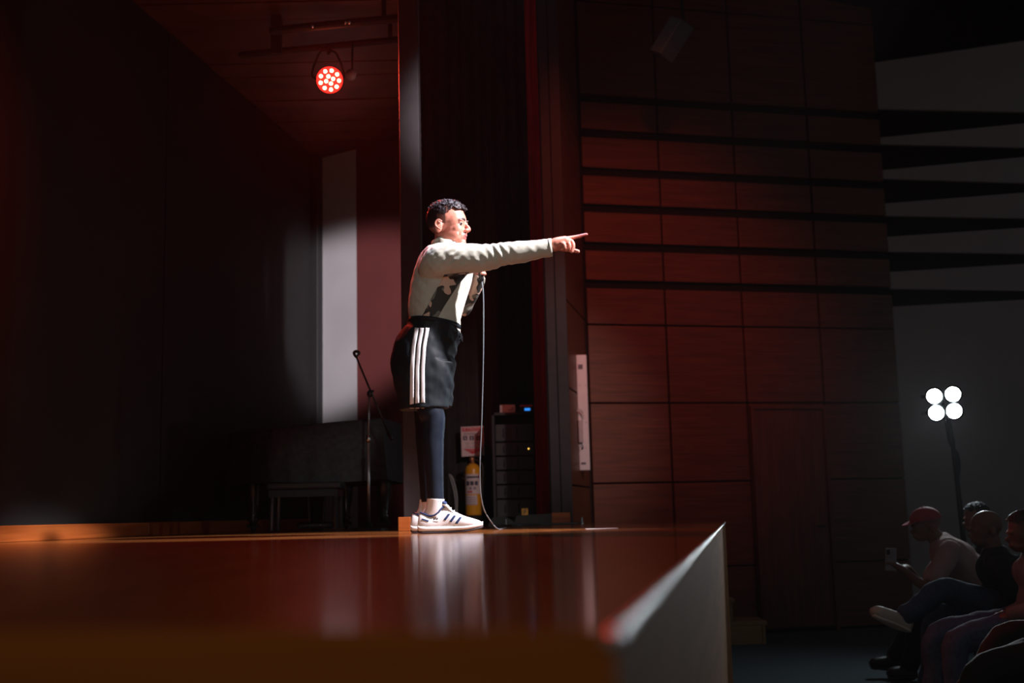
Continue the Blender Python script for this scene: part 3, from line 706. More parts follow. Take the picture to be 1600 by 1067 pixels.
# flood light on a stand at the far side
YF = 9.6
fc = at(1476, 630, YF); aimf = Vector((-0.2, 6.0, 1.9))
fd = (Vector((0.3, 2.6, 1.5))-fc).normalized(); fq = fd.to_track_quat('Z', 'Y').to_matrix()
flo = thing('flood_light', (fc.x+0.08, YF+0.03, 0), 'blazing white four-lamp flood light on a black stand', 'flood light')
hot = mat('white_hot_lamp', (1, 1, 1), .3, emit=(0.80, 0.94, 1.0), estr=110)
rx = Vector((1, 0, 0)); 
for (x, y) in ((1460, 619), (1489, 616), (1463, 645), (1491, 642)):
    c = at(x, y, YF-0.02)
    b = nb(); lathe(b, [(.02, -.10), (.062, -.05), (.075, .0)], (0, 0, 0), 24); bmesh.ops.transform(b, matrix=Matrix.Translation(c) @ fq.to_4x4(), verts=b.verts); hd = obj('lamp_head', b, M_DARKMETAL, flo, smooth=True)
    b = nb(); ell(b, c+fd*0.002, (.057, .057, .012), fq); obj('lamp_lens', b, hot, hd, smooth=True)
    up_lamp = y < 630
    spot('flood_beam', c+fd*0.02, (Vector((-0.1, 6.0, 2.1)) if up_lamp else Vector((0.55, 3.2, 1.0)))+(c-fc), 35 if up_lamp else 150, (0.86, 0.95, 1.0), 26 if up_lamp else 34, 0.6, 0.06)
b = nb()
for dz in (.065, -.075): box(b, fc+Vector((0, 0.09, dz)), (.32, .03, .03))
box(b, fc+Vector((0.01, 0.09, 0)), (.03, .03, .2)); obj('lamp_bar', b, M_DARKMETAL, flo)
b = nb(); tube(b, [fc+Vector((.05, .09, -.05)), Vector((fc.x+.08, YF+.09, 1.5)), Vector((fc.x+.10, YF+.06, .5)), Vector((fc.x+.10, YF+.06, .1))], [.02, .02, .024, .024], 12); obj('pole', b, M_DARKMETAL, flo, smooth=True)
for i in range(3):
    a = i*2.1+.4; b = nb(); q = Vector((fc.x+.10, YF+.06, 0.45)); cyl(b, q, Vector((q.x+.4*math.cos(a), q.y+.4*math.sin(a), .012)), .013); obj('leg', b, M_DARKMETAL, flo)
b = nb(); tube(b, [fc+Vector((.03, .11, -.06)), fc+Vector((.06, .13, -.3)), fc+Vector((.11, .1, -.45)), fc+Vector((.10, .11, -.8)), Vector((fc.x+.2, YF+.2, .01))], [.012, .014, .02, .012, .01], 8); obj('power_cord', b, M_PLASTICB, flo, smooth=True)

# ------------------------------------------------------------------ piano corner
def prj(px, Y, z): q = at(px, 600, Y); return Vector((q.x, Y, z))
zt = ST+0.80; zb_ = ST+0.345
foot = [(352, 8.85), (425, 8.55), (520, 8.55), (603, 8.6), (633, 9.25), (575, 10.2), (480, 10.25), (420, 9.75)]
pb = prj(480, 9.2, ST)
pia = thing('grand_piano', pb, 'grand piano under a black quilted cover behind the microphone stand', 'piano')
ft = [prj(x, y, 0) for x, y in foot]; cen = sum(ft, Vector())/len(ft)
top = [cen+(p-cen)*0.955 for p in ft]
b = nb(); n_ = 6; ringsP = []
tz = [zt-0.055, zt-0.05, zt-0.02, zt+0.005, zt+0.015, zt-0.01, zt-0.01, zt-0.03]
def lerpring(f): return [top[i]*(f)+ft[i]*(1-f) for i in range(len(ft))]
def subdiv(P, z, ks=8, amp=0.0, ph=0):
    out = []
    for i in range(len(P)):
        for k in range(ks):
            f = k/ks; v = P[i]*(1-f)+P[(i+1) % len(P)]*f; zz = z[i]*(1-f)+z[(i+1) % len(P)]*f
            d = (v-cen).normalized(); q = v + d*amp*math.sin((i*ks+k)*1.9+ph)
            out.append(Vector((q.x, q.y, zz)))
    return out
for f, zl, am in ((0, [zb_+(.01 if i % 2 else -.005) for i in range(8)], .014), (.3, [zb_+.13]*8, .010), (.75, [zb_+.28]*8, .006), (1, [z_-.015 for z_ in tz], .002), (1, tz, 0)):
    P_ = lerpring(f)
    if zl is tz: P_ = [cen+(p-cen)*.97 for p in P_]
    ringsP.append([b.verts.new(v) for v in subdiv(P_, zl, 8, am)])
for a, c in zip(ringsP, ringsP[1:]):
    for j in range(len(a)): b.faces.new((a[j], a[(j+1) % len(a)], c[(j+1) % len(a)], c[j]))
b.faces.new(ringsP[-1])
cov = obj('cover', b, mat('black_quilted_cover', (0.030, 0.035, 0.040), 0.7, var=0.4, scale=26, bump=0.6), pia, smooth=True, label='black quilted cloth cover')
b = nb(); prism(b, [tuple((cen+(p-cen)*.90)[:2]) for p in ft], zb_+.02, zt-.09); obj('case', b, M_PLASTICB, pia)
LAC = mat('black_lacquer', (0.02, 0.022, 0.024), 0.18, var=0.1, spec=0.7)
for (x, y) in ((397, 8.85), (598, 9.0), (540, 9.95)):
    q = prj(x, y, ST); b = nb(); lathe(b, [(.030, .05), (.026, .07), (.045, .09), (.030, .11), (.036, .16), (.052, .24), (.060, .34), (.060, .46)], q, 18); lg = obj('leg', b, LAC, pia, smooth=True)
    b = nb(); box(b, q+Vector((0, 0, .045)), (.09, .03, .03)); ell(b, q+Vector((0, .015, .022)), (.022, .012, .022), sub=2); obj('caster', b, M_DARKMETAL, lg)
q = prj(494, 8.95, ST); b = nb()
for s in (-1, 1): cyl(b, q+Vector((s*.05, 0, .05)), q+Vector((s*.07, 0, .40)), .012)
box(b, q+Vector((0, -.01, .04)), (.26, .14, .05), bevel=.015); ly = obj('pedal_lyre', b, LAC, pia)
for k in (-1, 0, 1):
    b = nb(); ell(b, q+Vector((k*.05, -.10, .04)), (.014, .05, .008), sub=2); obj('pedal', b, M_STEEL, ly, smooth=True)
# bench
bq = prj(479, 8.42, ST); bn = thing('piano_bench', bq, 'low black piano bench in front of the covered piano', 'bench')
b = nb(); box(b, bq+Vector((0, 0, .315)), (.52, .30, .05), bevel=.015); obj('seat', b, mat('black_vinyl', (.015, .015, .016), .5, bump=.3), bn)
b = nb(); box(b, bq+Vector((0, 0, .265)), (.48, .26, .05)); obj('apron', b, LAC, bn)
for sx_ in (-1, 1):
    for sy in (-1, 1):
        b = nb(); tube(b, [bq+Vector((sx_*.22, sy*.11, .27)), bq+Vector((sx_*.225, sy*.115, .01))], [.021, .016], 8, cap=False, smoothpath=False); obj('leg', b, LAC, bn)
# microphone stand with boom
ms = prj(575, 8.15, ST); st = thing('microphone_stand', ms, 'tall boom microphone stand standing before the covered piano', 'microphone stand')
def MS(px, py): return at(px, py, 8.15)
b = nb(); lathe(b, [(.13, 0), (.13, .012), (.10, .022), (.03, .03), (.018, .055)], ms, 24); obj('base', b, M_DARKMETAL, st, smooth=False)
b = nb(); cyl(b, ms+Vector((0, 0, .04)), MS(575.5, 690), .0105); obj('lower_pole', b, mat('worn_chrome', (.55, .55, .56), .3, .8), st, smooth=True)
b = nb(); cyl(b, MS(575.5, 692), MS(575.8, 680), .016); obj('clutch', b, M_STEEL, st, smooth=True)
b = nb(); cyl(b, MS(575.5, 690), MS(577, 618), .007); obj('upper_pole', b, mat('grey_steel', (.25, .24, .25), .35, .7), st, smooth=True)
b = nb(); ell(b, MS(578, 615), (.022, .022, .026), sub=2); cyl(b, MS(578, 613), MS(584, 610), .008); obj('boom_clamp', b, M_DARKMETAL, st, smooth=True)
b = nb(); cyl(b, MS(556, 556), MS(608, 680), .0065); obj('boom', b, M_DARKMETAL, st, smooth=True)
b = nb(); cyl(b, MS(606, 676), MS(613, 688), .012); obj('counterweight', b, M_DARKMETAL, st, smooth=True)
b = nb(); tube(b, [MS(557, 558), MS(553, 552), MS(556, 549), MS(561, 551), MS(559, 555)], [.010, .010, .011, .010, .008], 8); obj('clip', b, M_PLASTICB, st, smooth=True)

# ------------------------------------------------------------------ extinguisher, sign, rack
YE = 11.2
eq = Vector((at(738, 700, YE).x, YE, ST)); kx = YE/1850
ext = thing('fire_extinguisher', eq, 'yellow fire extinguisher with white label standing under its sign', 'extinguisher')
YEL = mat('yellow_enamel', (0.80, 0.36, 0.02), 0.3, var=0.05)
zf = lambda y, Y=YE, x=738: at(x, y, Y).z
r_ = 12.2*kx
b = nb(); lathe(b, [(r_*.96, 0), (r_, .015), (r_, zf(735)-zf(806)), (r_*.93, zf(731)-zf(806)), (r_*.7, zf(727)-zf(806)), (r_*.3, zf(724)-zf(806))], (eq.x, eq.y, zf(806)), 28); obj('cylinder', b, YEL, ext, smooth=True)
b = nb(); lathe(b, [(r_*1.02, 0), (r_*1.04, .02), (r_*.98, zf(806)-ST+.01)], (eq.x, eq.y, ST), 24); obj('foot_ring', b, M_PLASTICB, ext, smooth=True)
b = nb(); cyl(b, (eq.x, eq.y, zf(726)), (eq.x, eq.y, zf(717)), .018); ell(b, (eq.x-.005, eq.y, zf(718)), (.026, .026, .03), sub=2); obj('valve', b, mat('brass', (.5, .22, .10), .35, .6), ext, smooth=True)
b = nb(); tube(b, [Vector((eq.x, eq.y, zf(716))), Vector((eq.x+.05, eq.y, zf(713))), Vector((eq.x+.07, eq.y, zf(716)))], [.008, .008, .006], 8); tube(b, [Vector((eq.x+.02, eq.y, zf(717))), Vector((eq.x+.07, eq.y-.02, zf(720)))], [.006, .006], 8, smoothpath=False); obj('handle', b, M_PLASTICB, ext)
b = nb(); tube(b, [Vector((eq.x+.02, eq.y, zf(718))), Vector((eq.x+r_+.02, eq.y-.02, zf(728))), Vector((eq.x+r_+.012, eq.y-.02, zf(770))), Vector((eq.x+r_+.012, eq.y, zf(800)))], [.009]*4, 8); obj('hose', b, M_PLASTICB, ext, smooth=True)
def curved_label(y0, y1, a0, a1, ma, name, parent, lift=.0015):
    b_ = nb(); K = 12; rows_ = []
    for rr in (r_+lift, r_-.003):
        for z in (zf(y0), zf(y1)):
            rows_.append([b_.verts.new((eq.x+rr*math.sin(a0+(a1-a0)*i/K), eq.y-rr*math.cos(a0+(a1-a0)*i/K), z)) for i in range(K+1)])
    for i in range(K):
        b_.faces.new((rows_[0][i], rows_[0][i+1], rows_[1][i+1], rows_[1][i])); b_.faces.new((rows_[2][i], rows_[2][i+1], rows_[3][i+1], rows_[3][i]))
        for a_, c_ in ((0, 2), (1, 3)): b_.faces.new((rows_[a_][i], rows_[a_][i+1], rows_[c_][i+1], rows_[c_][i]))
    for i in (0, K): b_.faces.new((rows_[0][i], rows_[1][i], rows_[3][i], rows_[2][i]))
    return obj(name, b_, ma, parent)
PAPER = mat('white_paper', (0.72, 0.60, 0.62), 0.7, var=0.05); INK = mat('dark_ink', (.05, .05, .09), .7); REDINK = mat('red_ink', (.60, .03, .04), .6)
GREYINK = mat('grey_ink', (.32, .25, .30), .7)
lb = curved_label(741, 772, -1.1, 1.25, PAPER, 'label', ext); lb['label'] = 'white printed label'
lb2 = curved_label(774, 789, -1.1, .55, PAPER, 'label', ext)
def lift_l(*a): return curved_label(*a, lift=.0028)
lift_l(744.5, 747, -.8, 1.0, INK, 'printed_heading', lb); lift_l(742, 744.3, .75, 1.2, REDINK, 'printed_mark', lb)
for a in (-.85, -.30, .25): lift_l(752, 758.5, a, a+.42, INK, 'pictogram', lb)
for a in (-.45, .1): lift_l(761, 765, a, a+.3, GREYINK, 'printed_line', lb)
for a in (-.7, -.35): lift_l(767, 770, a, a+.25, REDINK, 'printed_mark', lb)
for yy in (776.5, 780, 783.5, 787): lift_l(yy, yy+1.3, -.9, .35, GREYINK, 'printed_line', lb2)
# sign
YS = 11.45
def SP(px, py, d=0): return at(px, py, YS-d)
sg = thing('sign', SP(738, 712), 'white and red extinguisher sign fixed above the yellow extinguisher', 'sign')
def quad(name, pts, ma, parent, d0, th): b_ = nb(); slab(b_, [SP(x, y, d0) for x, y in pts], Vector((0, th, 0))); return obj(name, b_, ma, parent)
bd = quad('board', [(720, 667), (755, 665.5), (757, 711), (721.5, 713.5)], PAPER, sg, 0, .012)
quad('header', [(721.5, 668.4), (754, 667), (754.2, 673), (721.7, 674.4)], REDINK, bd, .002, .003)
cpt = SP(737.8, 670.8, .0035); Mx = Matrix.Translation(cpt) @ Matrix.Rotation(math.radians(2), 4, 'Y') @ Matrix.Rotation(math.radians(90), 4, 'X')
obj('lettering', text_bm('EXTINTOR', 0.046, Mx, .0008), PAPER, bd)
for x in (723.3, 733.6, 744): 
    q = quad('pictogram', [(x, 681), (x+6.6, 680.8), (x+6.8, 687.6), (x+.2, 687.8)], INK, bd, .002, .003)
    quad('pictogram_figure', [(x+2.3, 682.4), (x+4.0, 682.4), (x+4.6, 686.4), (x+2.6, 686.2)], PAPER, q, .004, .003)
for (x0, x1, y) in ((724, 752, 676.6), (724, 746, 678.4), (727, 733, 692), (737, 752, 691.6), (729, 732, 695), (739, 744, 695.5), (746, 752, 694), (727, 750, 698.6)):
    quad('printed_line', [(x0, y), (x1, y-.3), (x1, y+.6), (x0, y+.9)], GREYINK, bd, .002, .003)
quad('arrow', [(723.5, 701.3), (729, 701.6), (748, 701), (755, 700.3), (738.8, 709.6)], REDINK, bd, .002, .003)
obj('lettering', text_bm('EXTINTOR', 0.018, Matrix.Translation(SP(738.8, 704, .0035)) @ Matrix.Rotation(math.radians(90), 4, 'X'), .0008), PAPER, bd)
b = nb(); box(b, SP(738, 690, -.06), (.02, .10, .02)); obj('bracket', b, M_STEEL, sg)
# equipment rack
YK = 10.9
k0 = at(768, 640, YK); k1 = at(838, 640, YK)
rk = thing('equipment_rack', ((k0.x+k1.x)/2, YK+.2, ST), 'tall black equipment rack half hidden by the red drape', 'rack')
zt_ = at(800, 644, YK).z
b = nb(); wdt = k1.x-k0.x; cx = (k0.x+k1.x)/2
for s in (-1, 1): box(b, (cx+s*(wdt/2-.012), YK+.22, (ST+zt_)/2), (.024, .44, zt_-ST))
box(b, (cx, YK+.22, zt_-.012), (wdt, .44, .024)); box(b, (cx, YK+.43, (ST+zt_)/2), (wdt-.02, .02, zt_-ST)); box(b, (cx, YK+.22, ST+.02), (wdt, .44, .04))
obj('cabinet', b, M_BLACK, rk)
UNIT = mat('rack_unit_face', (.020, .022, .024), .35)
zz = ST+.06; hs = [.17, .13, .13, .13, .13, .17]
for i, h_ in enumerate(hs):
    if zz+h_ > zt_-.02: break
    b = nb(); box(b, (cx, YK+.16, zz+h_/2-.004), (wdt-.06, .28, h_-.012), bevel=.004); un = obj('rack_unit', b, UNIT, rk)
    for s in (-.6, .15):
        b = nb(); cyl(b, (cx+s*wdt*.4, YK+.022, zz+h_*.3), (cx+s*wdt*.4, YK+.006, zz+h_*.3), .006); cyl(b, (cx+s*wdt*.4, YK+.008, zz+h_*.25), (cx+s*wdt*.4, YK+.008, zz+h_*.7), .006); obj('handle', b, M_DARKMETAL, un)
    zz += h_
b = nb(); ell(b, at(826, 701, YK+.01), (.006, .004, .006), sub=2); obj('indicator_light', b, mat('amber_led', (1, .5, .1), .4, emit=(1, .55, .08), estr=3), rk)
# white adapter box and display unit on the rack
p = at(793, 636, YK+.12); b = nb(); box(b, (p.x, YK+.16, zt_+.040), (.145, .10, .080), bevel=.006); wb = tag(obj('adapter_box', b, M_PLASTICW, None, (p.x, YK+.16, zt_)), 'small white box sitting on top of the equipment rack', 'box')
b = nb(); box(b, (p.x+.03, YK+.108, zt_+.03), (.05, .006, .012)); box(b, (p.x+.045, YK+.108, zt_+.048), (.03, .006, .008)); obj('printed_label', b, GREYINK, wb)
p = at(824, 638, YK+.12); b = nb(); box(b, (p.x+.02, YK+.2, zt_+.045), (.19, .22, .090), bevel=.005); rc = tag(obj('receiver_unit', b, M_PLASTICB, None, (p.x, YK+.2, zt_)), 'black receiver with blue display on top of the equipment rack', 'receiver')
p2 = at(824, 639.5, YK+.088); b = nb(); box(b, (p2.x, YK+.088, p2.z), (.052, .006, .022)); obj('display', b, mat('blue_display', (.02, .1, .6), .3, emit=(.03, .30, 1.0), estr=1.0), rc)
p2 = at(822, 634, YK+.088); b = nb()
for i in range(6): box(b, (p2.x-.05+.02*i, YK+.088, p2.z), (.012, .005, .010))
obj('red_readout', b, mat('red_readout_led', (.4, .02, .03), .4, emit=(1, .03, .05), estr=.06), rc)
# dark floor monitor box with yellow tag by the drape
p = at(826, 806, 9.55); b = nb()
slab(b, [Vector((at(803, 800, 9.5).x, 9.5, ST)), Vector((at(862, 800, 9.5).x, 9.5, ST)), Vector((at(862, 800, 9.5).x, 9.5, ST+.085)), Vector((at(806, 800, 9.5).x, 9.5, ST+.075))], Vector((0, .3, 0)))
bmesh.ops.bevel(b, geom=list(b.edges), offset=.008, segments=2, affect='EDGES'); tag(obj('stage_box', b, M_PLASTICB, None, (p.x, 9.6, ST)), 'flat black stage box on the floor below the red drape', 'box')
p = at(820, 800, 10.2); b = nb(); box(b, (p.x, 10.2, p.z), (.055, .05, .062), bevel=.004)
yb = tag(obj('battery_box', b, mat('yellow_box', (.75, .40, .05), .5), None, (p.x, 10.2, p.z-.03)), 'small yellow box lying behind the flat stage box', 'box')
b = nb(); box(b, (p.x+.006, 10.173, p.z+.01), (.008, .004, .035)); box(b, (p.x-.008, 10.173, p.z), (.006, .004, .04)); obj('printed_mark', b, INK, yb)
b = nb(); box(b, (p.x, 10.2, (ST+p.z-.03)/2), (.10, .12, max(.02, p.z-.03-ST)), bevel=.003); tag(obj('black_case', b, M_PLASTICB, None, (p.x, 10.2, ST)), 'little black case under the small yellow box', 'case')
# cables at the wing
def cable(name, pts, r, ma, label): b_ = nb(); tube(b_, pts, [r]*len(pts), 8, 6); return tag(obj(name, b_, ma, None, pts[-1], True), label, 'cable')
GC = mat('pale_grey_cable', (.38, .40, .40), .45)
YQ = 10.9
cable('cable', [Vector((at(710, 815, YQ).x, YQ-.10, ST+.008)), at(712, 795, YQ), at(710, 770, YQ), at(705, 750, YQ), at(702, 741.5, YQ-.01), at(708, 749, YQ-.02), at(714, 775, YQ-.02), at(714, 800, YQ-.02), Vector((at(718, 815, YQ).x, YQ-.06, ST+.008))], .007, GC, 'pale grey cable looped over a thin post beside the yellow extinguisher')
b = nb(); q = at(700.5, 743, YQ+.02); cyl(b, (q.x, YQ+.02, ST), (q.x, YQ+.02, q.z+.03), .012); ell(b, (q.x, YQ+.02, q.z+.03), (.016, .016, .016), sub=2); lathe(b, [(.09, 0), (.09, .01), (.02, .02)], (q.x, YQ+.02, ST), 16); tag(obj('cable_post', b, M_BLACK, None, (q.x, YQ, ST)), 'thin black post the pale cable loop hangs from', 'post')
cable('cable', [Vector((prj(768, 8.4, 0).x, 8.4, ST+.006)), Vector((prj(785, 8.6, 0).x, 8.6, ST+.006)), Vector((prj(800, 8.4, 0).x, 8.5, ST+.006)), Vector((prj(835, 8.9, 0).x, 8.9, ST+.006)), Vector((prj(893, 9.2, 0).x, 9.2, ST+.006)), Vector((prj(905, 9.3, 0).x, 9.5, ST+.006))], .007, M_PLASTICB, 'black cable lying on the stage before the column')
# low black speaker wedge behind the shoe toe
b = nb(); wq = [Vector((prj(x, 9.4, 0).x, 9.4, ST+z)) for x, z in ((757, 0), (800, 0), (797, .035), (782, .075), (763, .06))]; slab(b, wq, Vector((0, .25, 0)))
bmesh.ops.bevel(b, geom=list(b.edges), offset=.008, segments=2, affect='EDGES'); tag(obj('cable_box', b, M_PLASTICB, None, wq[0]), 'low rounded black cable box on the floor beside the extinguisher', 'box')
# small connectors and a flat pale patch on the stage floor
for (x, yy, lab) in ((785, 9.0, 'small steel plug on the stage near the equipment rack'), (902, 9.3, 'small steel plug standing by the column plinth')):
    q = prj(x, yy, ST); b = nb(); cyl(b, q+Vector((0, 0, .0)), q+Vector((0, 0, .05)), .010, .007, 12); cyl(b, q+Vector((0, 0, .0)), q+Vector((0, 0, .016)), .014, .014, 12); tag(obj('plug', b, M_STEEL, None, q), lab, 'plug')
q = on_z(940, 826.5, ST); b = nb(); box(b, (q.x, q.y, ST+.002), (.16, .10, .004), bevel=.001); tag(obj('pale_patch', b, mat('pale_patch_finish', (.7, .68, .66), .4), None, (q.x, q.y, ST)), 'thin pale patch lying on the stage before the column', 'tape')

# ------------------------------------------------------------------ white wall fixture
YW = 10.55
fb = at(912, 735, YW); ft_ = at(909, 554, YW)
wx = thing('wall_fixture', (fb.x, YW, fb.z), 'long white vertical emergency light fixture on the brown corner wall', 'light fixture')
xc = (fb.x+ft_.x)/2+.0; zc_ = (fb.z+ft_.z)/2; hgt = ft_.z-fb.z
b = nb(); box(b, (at(911, 640, YW).x, YW+.04, zc_), (.094, .075, hgt), bevel=.008); hs_ = obj('housing', b, M_PLASTICW, wx)
b = nb(); box(b, (at(911, 640, YW).x, YW+.10, zc_), (.05, .05, hgt*.8)); obj('mounting_rail', b, M_STEEL, wx)
xl = at(909, 640, YW).x
for (y, sz, nm) in ((573, (.042, .046), 'printed_label'), (724, (.045, .020), 'printed_label')):
    z = at(909, y, YW).z; b = nb(); box(b, (xl, YW+.001, z), (sz[0], .004, sz[1])); pl_ = obj(nm, b, GREYINK, hs_)
    for k in (-1, 0, 1):
        b = nb(); box(b, (xl+k*.012, YW-.0015, z), (.006, .003, sz[1]*.6)); obj('printed_mark', b, INK, pl_)
for (x, y) in ((906, 602), (915, 602), (916, 660), (916, 700)):
    b = nb(); q = at(x, y, YW); cyl(b, (q.x, YW+.004, q.z), (q.x, YW-.003, q.z), .0045, seg=10); obj('screw', b, GREYINK, hs_)
q = at(907.5, 674, YW-.03); b = nb(); box(b, (q.x, YW-.022, q.z), (.040, .045, .20), bevel=.005); bl = obj('ballast', b, mat('grey_pink_plastic', (0.50, 0.40, 0.43), 0.5), wx)
b = nb(); q2 = at(898.5, 674, YW-.03); box(b, (q2.x, YW-.022, q2.z), (.022, .045, .20), bevel=.004); obj('ballast', b, MATS['grey_pink_plastic'], wx)
for k in range(3):
    b = nb(); y0 = 654-k*.6
    tube(b, [at(898+k, y0, YW-.04), at(898+k*1.4, 647-k*2, YW-.05), at(904+k, 642-k*1.5, YW-.05), at(910+k*.4, 646-k, YW-.045), at(911.5, 655, YW-.03)], [.003]*5, 6); obj('wire', b, mat('pale_wire', (.6, .52, .5), .4), wx, smooth=True)
b = nb(); tube(b, [at(904, 694, YW-.03), at(906, 702, YW-.03), at(904, 712, YW-.02), at(899, 721, YW)], [.003]*4, 6); obj('wire', b, MATS['pale_wire'], wx, smooth=True)
b = nb(); tube(b, [at(909, 694, YW-.03), at(911, 698, YW-.03), at(909.5, 701, YW-.02), at(911.5, 700, YW-.02)], [.004]*4, 6); obj('connector', b, INK, wx, smooth=True)

# ------------------------------------------------------------------ hung loudspeaker
ls = at(1050, 62, 10.0)
sp = thing('loudspeaker', ls, 'tilted dark loudspeaker hanging high in front of the panelled wall', 'loudspeaker')
rt = Matrix.Rotation(math.radians(24), 3, 'Y') @ Matrix.Rotation(math.radians(35), 3, 'Z') @ Matrix.Rotation(math.radians(18), 3, 'X')
b = nb(); box(b, ls, (.15, .20, .36), rot=rt, bevel=.012); obj('cabinet', b, mat('speaker_black', (.06, .06, .062), .5), sp)
b = nb(); box(b, ls+rt @ Vector((-.08, 0, 0)), (.012, .185, .34), rot=rt, bevel=.004); obj('grille', b, mat('speaker_grille', (.16, .175, .175), .6, scale=200, bump=.4), sp)
b = nb(); tube(b, [ls+rt @ Vector((.02, 0, .17)), ls+Vector((.1, 0, .45)), Vector((ls.x+.10, ls.y, 6.75))], [.014]*3, 8); obj('hanging_bracket', b, M_DARKMETAL, sp)

# ------------------------------------------------------------------ steps beside the stage
bq = on_z(1168, 998, 0); sb = thing('stage_steps', (bq.x-.1, bq.y-.2, 0), 'low wooden steps at the end of the stage by the door', 'steps')
STEPW = wood_mat('pale_step_wood', (.30, .20, .10), (.42, .28, .15), .5)
x0 = bq.x-.62; x1 = at(1192, 985, bq.y-.25).x
for i in range(3):
    zs = .20+.20*i; xr = x1-.28*i
    b = nb(); box(b, ((x0+xr)/2, bq.y-.25, zs-.018), (xr-x0, .42, .036), bevel=.004); obj('tread', b, STEPW, sb)
    b = nb(); box(b, (xr-.03, bq.y-.25, zs-.118), (.025, .40, .165)); obj('riser', b, STEPW, sb)
for s in (-1, 1):
    b = nb()
    for i in range(3): box(b, ((x0+x1-.28*i-.05)/2, bq.y-.25+s*.195, .082+.20*i), (x1-.28*i-.05-x0, .02, .164+.002))
    obj('side_panel', b, STEPW, sb)

